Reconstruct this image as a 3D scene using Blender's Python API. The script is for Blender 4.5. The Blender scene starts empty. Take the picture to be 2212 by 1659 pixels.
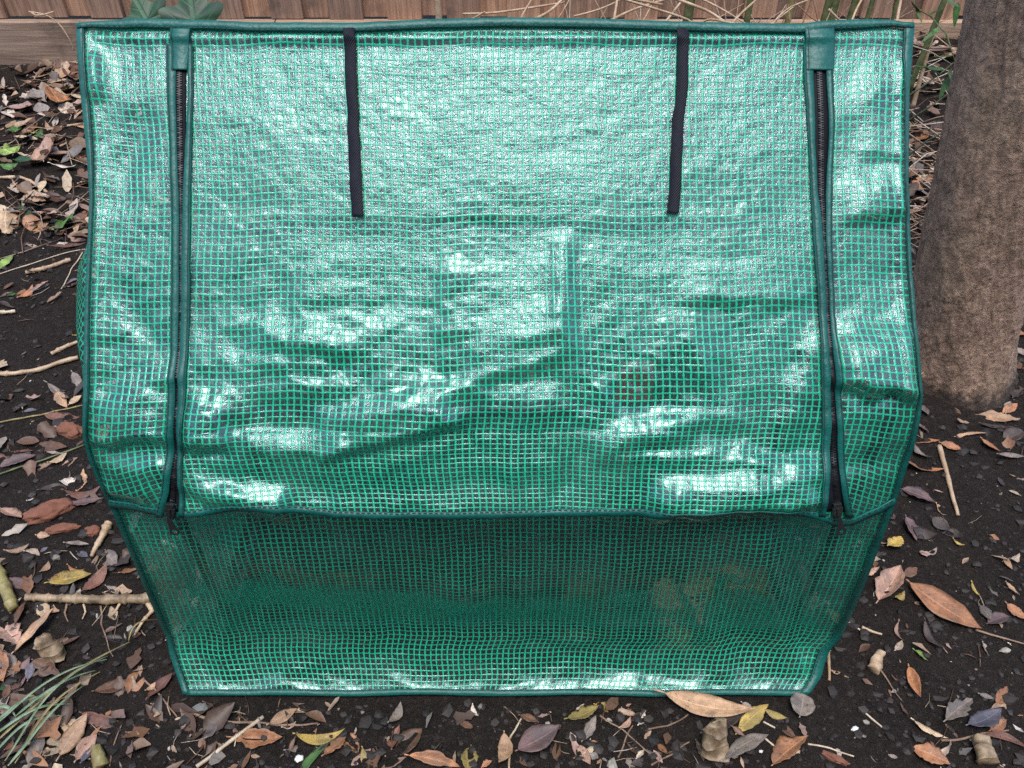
import bpy, bmesh, math, random
from mathutils import Vector, Matrix, noise
R = math.radians
scene = bpy.context.scene
C = scene.collection
random.seed(7)

# ---------------------------------------------------------------- camera, world, sun, exposure
PITCH = 42.0
CAMH = 1.3
FD = 1902.0                      # focal length in pixels of a 2212 px wide picture
cam_d = bpy.data.cameras.new('camera'); cam = bpy.data.objects.new('camera', cam_d); C.objects.link(cam)
cam_d.sensor_width = 36.0; cam_d.lens = 36.0 * FD / 2212.0
cam_d.clip_start = 0.02; cam_d.clip_end = 300
cam.location = (0, 0, CAMH); cam.rotation_euler = (R(90 - PITCH), 0, 0)
scene.camera = cam
SUN_EL, SUN_AZ = 73.0, 186.0     # behind the photographer, veiled by cloud
w = bpy.data.worlds.new('World'); scene.world = w; w.use_nodes = True
nt = w.node_tree; bg = nt.nodes['Background']
sky = nt.nodes.new('ShaderNodeTexSky'); sky.sky_type = 'NISHITA'; sky.sun_disc = False
sky.sun_elevation = R(SUN_EL); sky.sun_rotation = R(SUN_AZ)
sky.air_density = 1.0; sky.dust_density = 2.0; sky.ozone_density = 1.0; sky.altitude = 50
nt.links.new(sky.outputs[0], bg.inputs[0]); bg.inputs[1].default_value = 0.15
sun_d = bpy.data.lights.new('sun', 'SUN'); sun = bpy.data.objects.new('sun', sun_d); C.objects.link(sun)
sun_d.energy = 1.2; sun_d.angle = R(26); sun_d.color = (1.0, 0.98, 0.945)
az = R(SUN_AZ)                   # sky rotation 0 = +Y, clockwise seen from above
sdir = Vector((math.sin(az) * math.cos(R(SUN_EL)), math.cos(az) * math.cos(R(SUN_EL)), math.sin(R(SUN_EL))))
sun.rotation_euler = sdir.to_track_quat('Z', 'Y').to_euler()
scene.view_settings.view_transform = 'Standard'; scene.view_settings.look = 'None'
scene.view_settings.exposure = 1.1; scene.view_settings.gamma = 1.0
scene.cycles.max_bounces = 8; scene.cycles.transparent_max_bounces = 16
scene.cycles.caustics_reflective = False; scene.cycles.caustics_refractive = False
scene.cycles.use_denoising = False

# ---------------------------------------------------------------- picture <-> world helpers
cp, sp = math.cos(R(PITCH)), math.sin(R(PITCH))
def ray(u, v):
    x = (u - 1106) / FD; y = (829.5 - v) / FD
    return Vector((x, cp + y * sp, -sp + y * cp))
def at_y(u, v, Y):
    d = ray(u, v); t = Y / d.y
    return Vector((d.x * t, Y, CAMH + d.z * t))
def at_z(u, v, Z=0.0):
    d = ray(u, v); t = (Z - CAMH) / d.z
    return Vector((d.x * t, d.y * t, Z))
TILES = {'A': (0, 0, .6027), 'B': (1300, 0, .6027), 'C': (2600, 0, .6027), 'D': (0, 950, .6027), 'E': (1300, 950, .6027),
         'F': (2600, 950, .6027), 'G': (0, 1900, .6005), 'H': (1300, 1900, .6005), 'I': (2600, 1900, .6004)}
def tp(tile, x, y):
    ox, oy, k = TILES[tile]
    return (ox + x * k) / 1.7459, (oy + y * k) / 1.7459
def N(x, y, z=0.0): return noise.noise(Vector((x, y, z)))
def sstep(a, b, x):
    if a > b: return 1 - sstep(b, a, x)
    t = min(1, max(0, (x - a) / (b - a))); return t * t * (3 - 2 * t)
def lerp_tab(tab, k):
    if k <= tab[0][0]: return tab[0][1]
    for (a, va), (b, vb) in zip(tab, tab[1:]):
        if k <= b:
            t = (k - a) / (b - a); return va + (vb - va) * t
    return tab[-1][1]

# ---------------------------------------------------------------- object helpers
def tag(o, label=None, cat=None, group=None, kind=None):
    if label: o['label'] = label
    if cat: o['category'] = cat
    if group: o['group'] = group
    if kind: o['kind'] = kind
    return o
def empty(name, loc, label, cat, group=None):
    o = bpy.data.objects.new(name, None); C.objects.link(o); o.location = loc
    o.empty_display_size = 0.05
    return tag(o, label, cat, group)
def mesh_obj(name, verts, faces, mat, parent=None, uvs=None, smooth=True, cols=None):
    me = bpy.data.meshes.new(name); me.from_pydata([tuple(v) for v in verts], [], faces); me.update()
    if uvs is not None:
        l = me.uv_layers.new(name='UVMap'); flat = []
        for p in me.polygons:
            for vi in p.vertices: flat += [uvs[vi][0], uvs[vi][1]]
        l.data.foreach_set('uv', flat)
    if cols is not None:
        a = me.color_attributes.new('col', 'FLOAT_COLOR', 'POINT')
        a.data.foreach_set('color', [x for c in cols for x in (c[0], c[1], c[2], 1)])
    if smooth: me.polygons.foreach_set('use_smooth', [True] * len(me.polygons))
    if mat: me.materials.append(mat)
    o = bpy.data.objects.new(name, me); C.objects.link(o)
    if parent:
        o.parent = parent
        me.transform(Matrix.Translation(-parent_world(parent)))
    return o
def parent_world(p):
    v = Vector((0, 0, 0))
    while p: v += p.location; p = p.parent
    return v
def tube_geo(pts, radii, n=8, V=None, F=None, cap=True):
    V = [] if V is None else V; F = [] if F is None else F
    b0 = len(V); pts = [Vector(p) for p in pts]; m = len(pts)
    ref = None
    for i, p in enumerate(pts):
        d = (pts[min(i + 1, m - 1)] - pts[max(i - 1, 0)]).normalized()
        if ref is None: ref = Vector((0, 0, 1)) if abs(d.z) < .9 else Vector((1, 0, 0))
        a = (ref - d * ref.dot(d)).normalized(); b = d.cross(a); ref = a
        r = radii[i] if hasattr(radii, '__len__') else radii
        for k in range(n):
            q = 2 * math.pi * k / n
            V.append(p + (a * math.cos(q) + b * math.sin(q)) * r)
    for i in range(m - 1):
        for k in range(n):
            k2 = (k + 1) % n
            F.append((b0 + i * n + k, b0 + i * n + k2, b0 + (i + 1) * n + k2, b0 + (i + 1) * n + k))
    if cap:
        F.append(tuple(b0 + k for k in reversed(range(n)))); F.append(tuple(b0 + (m - 1) * n + k for k in range(n)))
    return V, F
def ribbon_geo(C1, C2, Nn, th, V=None, F=None):
    """closed strip between the two edge curves, thickness th along the normals, softly rounded edges"""
    V = [] if V is None else V; F = [] if F is None else F
    b0 = len(V); m = len(C1)
    for a, b, n in zip(C1, C2, Nn):
        for q, o in ((0, .0), (0.05, .85), (.5, .95), (.95, .85), (1, .0), (.5, -.15)):
            V.append(a.lerp(b, q) + n * (th * o))
    for i in range(m - 1):
        for k in range(6):
            k2 = (k + 1) % 6
            F.append((b0 + i * 6 + k, b0 + (i + 1) * 6 + k, b0 + (i + 1) * 6 + k2, b0 + i * 6 + k2))
    F.append(tuple(b0 + k for k in range(6))); F.append(tuple(b0 + (m - 1) * 6 + k for k in reversed(range(6))))
    return V, F
def box_geo(c, ax, ay, az, V, F):
    b = len(V)
    for sx, sy, sz in ((-1,-1,-1),(1,-1,-1),(1,1,-1),(-1,1,-1),(-1,-1,1),(1,-1,1),(1,1,1),(-1,1,1)):
        V.append(c + ax * sx + ay * sy + az * sz)
    for f in ((0,3,2,1),(4,5,6,7),(0,1,5,4),(1,2,6,5),(2,3,7,6),(3,0,4,7)): F.append(tuple(b + i for i in f))

# ---------------------------------------------------------------- materials
class NB:
    def __init__(s, name):
        s.m = bpy.data.materials.new(name); s.m.use_nodes = True; s.t = s.m.node_tree
        s.bsdf = s.t.nodes['Principled BSDF']; s.out = s.t.nodes['Material Output']
    def n(s, typ, **kw):
        nd = s.t.nodes.new('ShaderNode' + typ)
        for k, v in kw.items(): setattr(nd, k, v)
        return nd
    def l(s, a, b): s.t.links.new(a, b)
    def val(s, sock, v):
        if hasattr(v, 'is_output') or isinstance(v, bpy.types.NodeSocket): s.l(v, sock)
        else: sock.default_value = v
    def math(s, op, a, b=0.0, c=None):
        nd = s.n('Math', operation=op); s.val(nd.inputs[0], a); s.val(nd.inputs[1], b)
        if c is not None: s.val(nd.inputs[2], c)
        return nd.outputs[0]
    def smooth(s, x, a, b):
        nd = s.n('MapRange', interpolation_type='SMOOTHSTEP'); s.val(nd.inputs[0], x)
        nd.inputs[1].default_value = a; nd.inputs[2].default_value = b; return nd.outputs[0]
    def mix(s, f, a, b, blend='MIX'):
        nd = s.n('Mix', data_type='RGBA', blend_type=blend); s.val(nd.inputs[0], f)
        for so, v in ((nd.inputs[6], a), (nd.inputs[7], b)):
            if isinstance(v, tuple): so.default_value = (v[0], v[1], v[2], 1)
            else: s.l(v, so)
        return nd.outputs[2]
    def noise(s, vec, scale, detail=4, rough=.55, dist=0.0):
        nd = s.n('TexNoise'); s.l(vec, nd.inputs['Vector']); nd.inputs['Scale'].default_value = scale
        nd.inputs['Detail'].default_value = detail; nd.inputs['Roughness'].default_value = rough
        nd.inputs['Distortion'].default_value = dist; return nd.outputs[0]
    def mapping(s, vec, scale=(1, 1, 1), loc=(0, 0, 0)):
        nd = s.n('Mapping'); s.l(vec, nd.inputs[0]); nd.inputs['Scale'].default_value = scale; nd.inputs['Location'].default_value = loc
        return nd.outputs[0]
    def bump(s, h, strength, dist, normal=None):
        nd = s.n('Bump'); s.l(h, nd.inputs['Height']); nd.inputs['Strength'].default_value = strength
        nd.inputs['Distance'].default_value = dist
        if normal is not None: s.l(normal, nd.inputs['Normal'])
        return nd.outputs[0]
    def coord(s, which): return s.n('TexCoord').outputs[which]

CELL = 0.0085
def mat_cover():
    b = NB('mesh_reinforced_film'); t = b.t
    uv = b.coord('UV')
    wob = b.n('TexNoise'); b.l(uv, wob.inputs['Vector']); wob.inputs['Scale'].default_value = 70; wob.inputs['Detail'].default_value = 3
    sub = b.n('VectorMath', operation='SUBTRACT'); b.l(wob.outputs['Color'], sub.inputs[0]); sub.inputs[1].default_value = (.5, .5, .5)
    scl = b.n('VectorMath', operation='SCALE'); b.l(sub.outputs[0], scl.inputs[0]); scl.inputs['Scale'].default_value = 0.0022
    add = b.n('VectorMath', operation='ADD'); b.l(uv, add.inputs[0]); b.l(scl.outputs[0], add.inputs[1])
    sep = b.n('SeparateXYZ'); b.l(add.outputs[0], sep.inputs[0])
    wn = b.noise(uv, 260, 1)
    def thread(c, half):
        k = b.math('FRACT', b.math('DIVIDE', c, CELL))
        d = b.math('ABSOLUTE', b.math('SUBTRACT', k, .5))           # 0 at thread centre
        d = b.math('ADD', d, b.math('MULTIPLY', b.math('SUBTRACT', wn, .5), .16))
        nd = b.n('MapRange', interpolation_type='SMOOTHSTEP'); b.l(d, nd.inputs[0])
        nd.inputs[1].default_value = half + .05; nd.inputs[2].default_value = half - .05
        return nd.outputs[0]
    tx = thread(sep.outputs[0], .118); ty = thread(sep.outputs[1], .10)
    mask = b.math('MAXIMUM', tx, ty); both = b.math('ADD', tx, b.math('MULTIPLY', ty, .7))
    crk = b.noise(uv, 300, 3, .65); crk2 = b.noise(uv, 60, 2, .5)
    sy = b.n('SeparateXYZ'); b.l(uv, sy.inputs[0])
    wet = b.math('MULTIPLY', b.smooth(b.math('ADD', b.noise(uv, 6, 3, .6), b.math('MULTIPLY', sy.outputs[1], -.45)), .18, .48), 1.0)   # droplets hang on the upper film
    h = b.math('ADD', b.math('MULTIPLY', both, .35), b.math('ADD', b.math('MULTIPLY', crk, b.math('ADD', .22, b.math('MULTIPLY', wet, .78))), b.math('MULTIPLY', crk2, 1.3)))
    nrm = b.bump(h, .46, .0016)
    # threads: glossy green polyethylene, lets some light through
    hue = b.noise(uv, 9, 3)
    thc = b.mix(ty, (.016, .53, .30), (.013, .43, .24))
    thc = b.mix(b.math('MULTIPLY', both, .35), thc, (.026, .59, .35))
    p = b.bsdf; b.l(thc, p.inputs['Base Color']); p.inputs['Roughness'].default_value = .26
    p.inputs['IOR'].default_value = 1.65; b.l(nrm, p.inputs['Normal'])
    tr = b.n('BsdfTranslucent'); b.l(thc, tr.inputs[0])
    th = b.n('MixShader'); th.inputs[0].default_value = .2; b.l(p.outputs[0], th.inputs[1]); b.l(tr.outputs[0], th.inputs[2])
    # film: clear with a milky haze and a wet gloss
    trn = b.n('BsdfTransparent'); trn.inputs[0].default_value = (.80, .90, .91, 1)
    hz = b.n('BsdfDiffuse'); hz.inputs[0].default_value = (.38, .52, .50, 1)
    hz2 = b.n('BsdfTranslucent'); hz2.inputs[0].default_value = (.38, .52, .49, 1)
    hm = b.n('MixShader'); hm.inputs[0].default_value = .5; b.l(hz.outputs[0], hm.inputs[1]); b.l(hz2.outputs[0], hm.inputs[2])
    fb = b.n('MixShader'); b.val(fb.inputs[0], b.math('ADD', .085, b.math('MULTIPLY', b.math('ADD', wet, b.smooth(hue, .45, .65)), .10)))
    b.l(trn.outputs[0], fb.inputs[1]); b.l(hm.outputs[0], fb.inputs[2])
    gl = b.n('BsdfGlossy'); gl.inputs[0].default_value = (.70, .93, 1, 1); gl.inputs['Roughness'].default_value = .16; b.l(nrm, gl.inputs['Normal'])
    fr = b.n('Fresnel'); fr.inputs[0].default_value = 1.5; b.l(nrm, fr.inputs['Normal'])
    fm = b.n('MixShader'); b.val(fm.inputs[0], b.math('MINIMUM', b.math('MULTIPLY', fr.outputs[0], 2.05), .9))
    b.l(fb.outputs[0], fm.inputs[1]); b.l(gl.outputs[0], fm.inputs[2])
    fin = b.n('MixShader'); b.l(mask, fin.inputs[0]); b.l(fm.outputs[0], fin.inputs[1]); b.l(th.outputs[0], fin.inputs[2])
    ob = b.coord('Object'); so = b.n('SeparateXYZ'); b.l(ob, so.inputs[0])          # mud splashed on the lowest few centimetres
    mud = b.math('MULTIPLY', b.smooth(so.outputs[2], .11, .0), b.smooth(b.noise(ob, 75, 5, .7), .54, .66))
    md = b.n('BsdfDiffuse'); md.inputs[0].default_value = (.05, .037, .029, 1)
    fm2 = b.n('MixShader'); b.l(b.math('MULTIPLY', mud, .6), fm2.inputs[0]); b.l(fin.outputs[0], fm2.inputs[1]); b.l(md.outputs[0], fm2.inputs[2])
    b.l(fm2.outputs[0], b.out.inputs[0])
    return b.m
def mat_simple(name, col, rough=.5, var=.25, scale=30, bump=0.0, bscale=200, spec=.5, metallic=0, coat=0):
    b = NB(name); ob = b.coord('Object')
    n = b.noise(ob, scale, 5)
    c2 = tuple(x * (1 - var) for x in col); c1 = tuple(min(1, x * (1 + var)) for x in col)
    b.l(b.mix(n, c2, c1), b.bsdf.inputs['Base Color'])
    b.bsdf.inputs['Roughness'].default_value = rough; b.bsdf.inputs['Metallic'].default_value = metallic
    b.bsdf.inputs['Specular IOR Level'].default_value = spec; b.bsdf.inputs['Coat Weight'].default_value = coat
    if bump: b.l(b.bump(b.noise(ob, bscale, 4), bump, .002), b.bsdf.inputs['Normal'])
    return b.m
def mat_webbing():
    b = NB('black_webbing'); uv = b.coord('UV')
    wv = b.n('TexWave'); wv.wave_type = 'BANDS'; wv.bands_direction = 'DIAGONAL'; b.l(uv, wv.inputs[0]); wv.inputs['Scale'].default_value = 180
    b.l(b.mix(wv.outputs[0], (.005, .0055, .010), (.013, .014, .022)), b.bsdf.inputs['Base Color'])
    b.bsdf.inputs['Roughness'].default_value = .6; b.bsdf.inputs['Specular IOR Level'].default_value = .25
    b.l(b.bump(wv.outputs[0], .6, .001), b.bsdf.inputs['Normal'])
    return b.m
def mat_soil():
    b = NB('dark_soil'); ob = b.coord('Object')
    n1 = b.noise(ob, 7, 6, .6); n2 = b.noise(ob, 90, 6, .7); n3 = b.noise(ob, 330, 5, .7)
    c = b.mix(n1, (.0095, .0075, .0065), (.044, .034, .028)); c = b.mix(b.smooth(n2, .45, .75), c, (.06, .046, .038))
    c = b.mix(b.smooth(n3, .61, .72), c, (.12, .098, .085))
    b.l(c, b.bsdf.inputs['Base Color']); b.l(b.math('ADD', .45, b.math('MULTIPLY', n2, .5)), b.bsdf.inputs['Roughness'])
    nb = b.bump(n2, 1.0, .02); nb = b.bump(n3, .9, .005, nb); b.l(nb, b.bsdf.inputs['Normal'])
    b.bsdf.inputs['Specular IOR Level'].default_value = .15
    return b.m
def mat_leaf(name, col, spot=(.05, .03, .02), rough=.50):
    b = NB(name); uv = b.coord('UV'); ob = b.coord('Object')
    oi = b.n('ObjectInfo').outputs['Random']
    off = b.n('VectorMath', operation='ADD'); b.l(ob, off.inputs[0])
    cx = b.n('CombineXYZ'); b.l(b.math('MULTIPLY', oi, 37.0), cx.inputs[0]); b.l(b.math('MULTIPLY', oi, 11.0), cx.inputs[1]); b.l(cx.outputs[0], off.inputs[1])
    v = off.outputs[0]
    sep = b.n('SeparateXYZ'); b.l(uv, sep.inputs[0])
    dv = b.math('ABSOLUTE', b.math('SUBTRACT', sep.outputs[1], .5))
    mid = b.smooth(dv, .045, .012)
    sv = b.math('FRACT', b.math('ADD', b.math('MULTIPLY', sep.outputs[0], 9.0), b.math('MULTIPLY', dv, -5.0)))
    vein = b.math('MULTIPLY', b.smooth(b.math('ABSOLUTE', b.math('SUBTRACT', sv, .5)), .12, .03), b.smooth(dv, .5, .3))
    n1 = b.noise(v, 45, 6, .7); n2 = b.noise(v, 150, 5, .7); n3 = b.noise(v, 24, 4, .6)
    lo = tuple(x * q for x, q in zip(col, (.62, .54, .46))); hi = tuple(min(1, x * q) for x, q in zip(col, (1.25, 1.16, 1.05)))
    c = b.mix(b.smooth(n1, .3, .7), lo, hi)
    c = b.mix(b.math('MULTIPLY', b.smooth(n3, .48, .62), .75), c, tuple(x * .38 + .012 for x in col))
    c = b.mix(b.math('MULTIPLY', b.smooth(dv, .36, .52), .45), c, tuple(x * .4 for x in col))
    c = b.mix(b.math('MULTIPLY', b.smooth(n2, .58, .66), .8), c, spot)
    c = b.mix(b.math('MULTIPLY', b.math('MAXIMUM', mid, b.math('MULTIPLY', vein, .4)), .45), c, tuple(min(1, x * 1.5 + .03) for x in col))
    hs = b.n('HueSaturation'); b.l(c, hs.inputs['Color']); b.l(b.math('ADD', .75, b.math('MULTIPLY', oi, .5)), hs.inputs['Value'])
    b.l(hs.outputs[0], b.bsdf.inputs['Base Color'])
    b.l(b.math('ADD', rough - .12, b.math('MULTIPLY', n1, .3)), b.bsdf.inputs['Roughness'])
    hh = b.math('SUBTRACT', b.math('MULTIPLY', n2, .5), b.math('ADD', b.math('MULTIPLY', vein, .35), mid))
    b.l(b.bump(hh, .45, .0015), b.bsdf.inputs['Normal'])
    return b.m
def mat_vcol(name, rough=.5):
    b = NB(name); a = b.n('VertexColor', layer_name='col'); ob = b.coord('Object')
    n = b.noise(ob, 120, 4, .6)
    b.l(b.mix(b.math('MULTIPLY', b.smooth(n, .45, .75), .6), a.outputs[0], (.03, .022, .018)), b.bsdf.inputs['Base Color'])
    b.bsdf.inputs['Roughness'].default_value = rough
    b.l(b.bump(n, .4, .002), b.bsdf.inputs['Normal'])
    return b.m
def mat_wood(name, a, c):
    b = NB(name); ob = b.coord('Object'); isl = b.n('NewGeometry').outputs['Random Per Island']
    ofs = b.n('CombineXYZ'); b.l(b.math('MULTIPLY', isl, 9.0), ofs.inputs[0]); b.l(b.math('MULTIPLY', isl, 5.0), ofs.inputs[2])
    ad = b.n('VectorMath', operation='ADD'); b.l(ob, ad.inputs[0]); b.l(ofs.outputs[0], ad.inputs[1])
    return b, ad.outputs[0], isl
def mat_fence(horizontal=False):
    b, v, isl = mat_wood('plinth_wood' if horizontal else 'paling_wood', 0, 0)
    m = b.mapping(v, (2, 30, 45) if horizontal else (45, 30, 2.2))
    g = b.noise(m, 1.6, 8, .68, .6); big = b.noise(v, 5, 4, .6); fine = b.noise(m, 6, 4, .7)
    if horizontal: c = b.mix(b.smooth(g, .3, .75), (.25, .155, .10), (.50, .345, .235))
    else: c = b.mix(b.smooth(g, .3, .75), (.23, .125, .078), (.54, .32, .205))
    c = b.mix(b.smooth(big, .5, .72), c, (.15, .095, .07))
    c = b.mix(b.math('MULTIPLY', b.smooth(fine, .62, .72), .4), c, (.05, .03, .025))
    hs = b.n('HueSaturation'); b.l(c, hs.inputs['Color']); b.l(b.math('ADD', .72, b.math('MULTIPLY', isl, .55)), hs.inputs['Value'])
    b.l(b.math('ADD', .9, b.math('MULTIPLY', isl, .15)), hs.inputs['Saturation'])
    b.l(hs.outputs[0], b.bsdf.inputs['Base Color']); b.bsdf.inputs['Roughness'].default_value = .75
    b.l(b.bump(g, .6, .004), b.bsdf.inputs['Normal'])
    return b.m
def mat_bark():
    b = NB('bark'); ob = b.coord('Object')
    m = b.mapping(ob, (1, 1, .75)); n1 = b.noise(m, 42, 9, .72, .3); n2 = b.noise(m, 150, 6, .72, .2); n3 = b.noise(ob, 5, 3)
    vo = b.n('TexVoronoi', feature='DISTANCE_TO_EDGE'); b.l(b.mapping(ob, (1, 1, .5)), vo.inputs['Vector']); vo.inputs['Scale'].default_value = 60
    c = b.mix(b.smooth(n1, .32, .7), (.25, .158, .113), (.5, .335, .24))
    c = b.mix(b.math('MULTIPLY', b.smooth(n2, .55, .75), .7), c, (.5, .36, .26))
    c = b.mix(b.math('MULTIPLY', b.smooth(n3, .5, .68), .45), c, (.33, .235, .155))
    c = b.mix(b.math('MULTIPLY', b.smooth(n2, .42, .30), .8), c, (.045, .032, .025))
    sz = b.n('SeparateXYZ'); b.l(ob, sz.inputs[0])                      # soil splashed on the foot of the trunk
    dirt = b.smooth(b.math('ADD', sz.outputs[2], b.math('MULTIPLY', b.math('SUBTRACT', n1, .5), .10)), .055, .008)
    c = b.mix(b.math('MULTIPLY', dirt, .9), c, (.028, .020, .016))
    b.l(c, b.bsdf.inputs['Base Color']); b.bsdf.inputs['Roughness'].default_value = .8
    h = b.math('ADD', n1, b.math('ADD', b.math('MULTIPLY', n2, .45), b.math('MULTIPLY', b.smooth(vo.outputs['Distance'], 0, .25), .12)))
    b.l(b.bump(h, 1.0, .009), b.bsdf.inputs['Normal'])
    return b.m
def mat_cane(name, c1, c2, per=.045):
    b = NB(name); ob = b.coord('Object')
    n = b.noise(ob, 40, 4); n2 = b.noise(ob, 170, 4, .7)
    c = b.mix(b.smooth(n, .35, .65), c1, c2); c = b.mix(b.math('MULTIPLY', b.smooth(n2, .6, .72), .6), c, tuple(x * .35 for x in c1))
    b.l(c, b.bsdf.inputs['Base Color']); b.bsdf.inputs['Roughness'].default_value = .5
    b.l(b.bump(n2, .3, .002), b.bsdf.inputs['Normal'])
    return b.m

M = dict(cover=mat_cover(), webbing=mat_webbing(), soil=mat_soil(), paling=mat_fence(), plinth=mat_fence(True), bark=mat_bark(),
    binding=mat_simple('green_binding', (.004, .098, .080), .46, .4, 25, .6, 140),
    stitch=mat_simple('dark_stitch', (.006, .035, .03), .7),
    ztape=mat_simple('zip_tape', (.006, .007, .010), .7, .3, 200, spec=.2), zteeth=mat_simple('zip_teeth', (.010, .010, .012), .35, .2),
    zmetal=mat_simple('zip_slider_metal', (.05, .055, .055), .35, .2, metallic=.6), tube=mat_simple('frame_tube_paint', (.018, .022, .036), .35, .2),
    terracotta=mat_simple('terracotta', (.26, .07, .045), .7, .25, 40), reflection_screen=mat_simple('reflection_screen_leaves', (.018, .035, .014), .7, .6, 6, .6, 30),
    rust=mat_simple('rust_bark', (.19, .075, .045), .85, .55, 60, 1.0, 90), litter=mat_vcol('litter'), crumbs=mat_vcol('crumbs', .7),
    white=mat_simple('white_chip', (.75, .74, .70), .6, .1), stone=mat_simple('grey_stone', (.16, .155, .15), .8, .3, 60, .6, 90),
    stub=mat_cane('stub', (.14, .095, .055), (.40, .29, .18)), cane_dry=mat_cane('dry_cane', (.36, .24, .14), (.52, .38, .25)), cane_green=mat_cane('green_cane', (.06, .085, .03), (.15, .16, .065)),
    cane_mott=mat_cane('mottled_cane', (.16, .12, .05), (.30, .26, .10)), twig=mat_cane('twig', (.12, .075, .05), (.26, .17, .11)),
    straw=mat_cane('pale_straw', (.40, .31, .21), (.58, .47, .34)), rhizome=mat_cane('rhizome', (.30, .19, .11), (.55, .40, .26)),
    grass=mat_cane('grey_green_blade', (.12, .19, .09), (.23, .30, .19)))
PAL = dict(tan=(.42, .275, .175), cream=(.52, .40, .27), pink=(.42, .27, .215), brown=(.15, .078, .045), dark=(.055, .04, .036), grey=(.25, .215, .195),
    purple=(.15, .095, .10), orange=(.36, .175, .09), red=(.17, .08, .058), green=(.06, .17, .035), dgreen=(.014, .065, .024), lgreen=(.26, .40, .11),
    yellow=(.46, .34, .09), olive=(.30, .24, .08), white=(.64, .60, .55), blue=(.11, .11, .145), pale=(.52, .43, .35))
LM = {k: mat_leaf('leaf_' + k, c) for k, c in PAL.items()}

# ---------------------------------------------------------------- ground
def gh(x, y):
    h = .010 * N(x * 3.1, y * 3.1, 2) + .006 * N(x * 11, y * 11, 5)
    h += .10 * sstep(2.55, 3.15, y) * sstep(.35, 1.1, x)      # heap of dead bamboo litter against the fence
    inside = (1 - sstep(.47, .53, abs(x))) * sstep(.66, .70, y) * (1 - sstep(1.1, 1.2, y))
    return h * (1 - inside) - .004 * inside
def axis(lo, hi, step, far):
    a = []; v = lo
    while v <= hi + 1e-6: a.append(v); v += step
    g = step; pre = []; v = lo
    while v > -far: g *= 1.5; v -= g; pre.insert(0, v)
    g = step; v = hi; post = []
    while v < far: g *= 1.5; v += g; post.append(v)
    return pre + a + post
xs = axis(-1.9, 1.9, .012, 60); ys = axis(.45, 3.4, .012, 60)
gv = []; 
for y in ys:
    for x in xs:
        near = abs(x) < 2.2 and .2 < y < 3.6
        z = gh(x, y) + (.0035 * N(x * 45, y * 45, 1) + .002 * N(x * 110, y * 110, 8) if near else 0)
        gv.append((x, y, z))
W_ = len(xs)
gf = [(j * W_ + i, j * W_ + i + 1, (j + 1) * W_ + i + 1, (j + 1) * W_ + i) for j in range(len(ys) - 1) for i in range(W_ - 1)]
tag(mesh_obj('ground', gv, gf, M['soil']), 'bare dark garden soil under the leaf litter', 'ground', kind='structure')

# ---------------------------------------------------------------- fence
FY = 3.25
fence = empty('paling_fence', (0, FY, 0), 'brown timber paling fence with a plinth board behind the greenhouse', 'fence')
rs = random.Random(3); V, F = [], []
x = -3.2; k = 0
while x < 3.4:
    wd = .118 + rs.uniform(-.006, .006); back = k % 2
    yy = FY - .012 + back * .019 + rs.uniform(-.002, .002)
    bot = .155 + rs.uniform(-.006, .008); lean = rs.uniform(-.006, .006)
    cx = x + wd / 2
    box_geo(Vector((cx, yy, bot + .83)), Vector((wd / 2, 0, 0)), Vector((0, .0085, 0)), Vector((lean, 0, .83)), V, F)
    x += .106; k += 1
po = mesh_obj('paling_panel', V, F, M['paling'], fence, smooth=False)
V, F = [], []
x = -3.2
for wd in (2.35, 2.2, 2.4):
    box_geo(Vector((x + wd / 2, FY - .030, .0755)), Vector((wd / 2 - .002, 0, 0)), Vector((0, .018, 0)), Vector((0, 0, .0795)), V, F); x += wd
pl = mesh_obj('plinth_board', V, F, M['plinth'], fence, smooth=False)
V, F = [], []
for z in (.45, 1.45): box_geo(Vector((0, FY + .055, z)), Vector((3.3, 0, 0)), Vector((0, .02, 0)), Vector((0, 0, .045)), V, F)
mesh_obj('rail', V, F, M['plinth'], fence, smooth=False)
for o in (po, pl):
    bv = o.modifiers.new('edge', 'BEVEL'); bv.width = .002; bv.segments = 2

# ---------------------------------------------------------------- tree
TB = Vector((.995, 1.50, 0)); lean = Vector((-.155, .02, 1.0))
tree = empty('tree', TB, 'thick brown barked tree trunk rising right of the greenhouse', 'tree')
V, F = [], []; NA, NZ = 240, 380
for j in range(NZ + 1):
    z = -.06 + 2.6 * (j / NZ) ** 1.35
    r0 = .114 - .012 * min(z, 2) / 2 + .012 * math.exp(-max(z, 0) / .05)
    for i in range(NA):
        a = 2 * math.pi * i / NA
        root = (.5 + .5 * math.cos(5 * a + 1.0)) * .016 * math.exp(-max(z, 0) / .09) + .012 * N(math.cos(a) * 1.5, math.sin(a) * 1.5, z * 2)
        p3 = Vector((math.cos(a) * 4, math.sin(a) * 4, z * 8))
        fine = .0016 * noise.noise(p3 * 2.2) + .0030 * noise.noise(Vector((p3.x * 5, p3.y * 5, p3.z * 2.5))) + .0022 * noise.noise(p3 * 11)
        r = r0 + root + fine
        c = TB + lean * z
        V.append((c.x + r * math.cos(a), c.y + r * math.sin(a), z))
F = [(j * NA + i, j * NA + (i + 1) % NA, (j + 1) * NA + (i + 1) % NA, (j + 1) * NA + i) for j in range(NZ) for i in range(NA)]
mesh_obj('trunk', V, F, M['bark'], tree)

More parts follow.
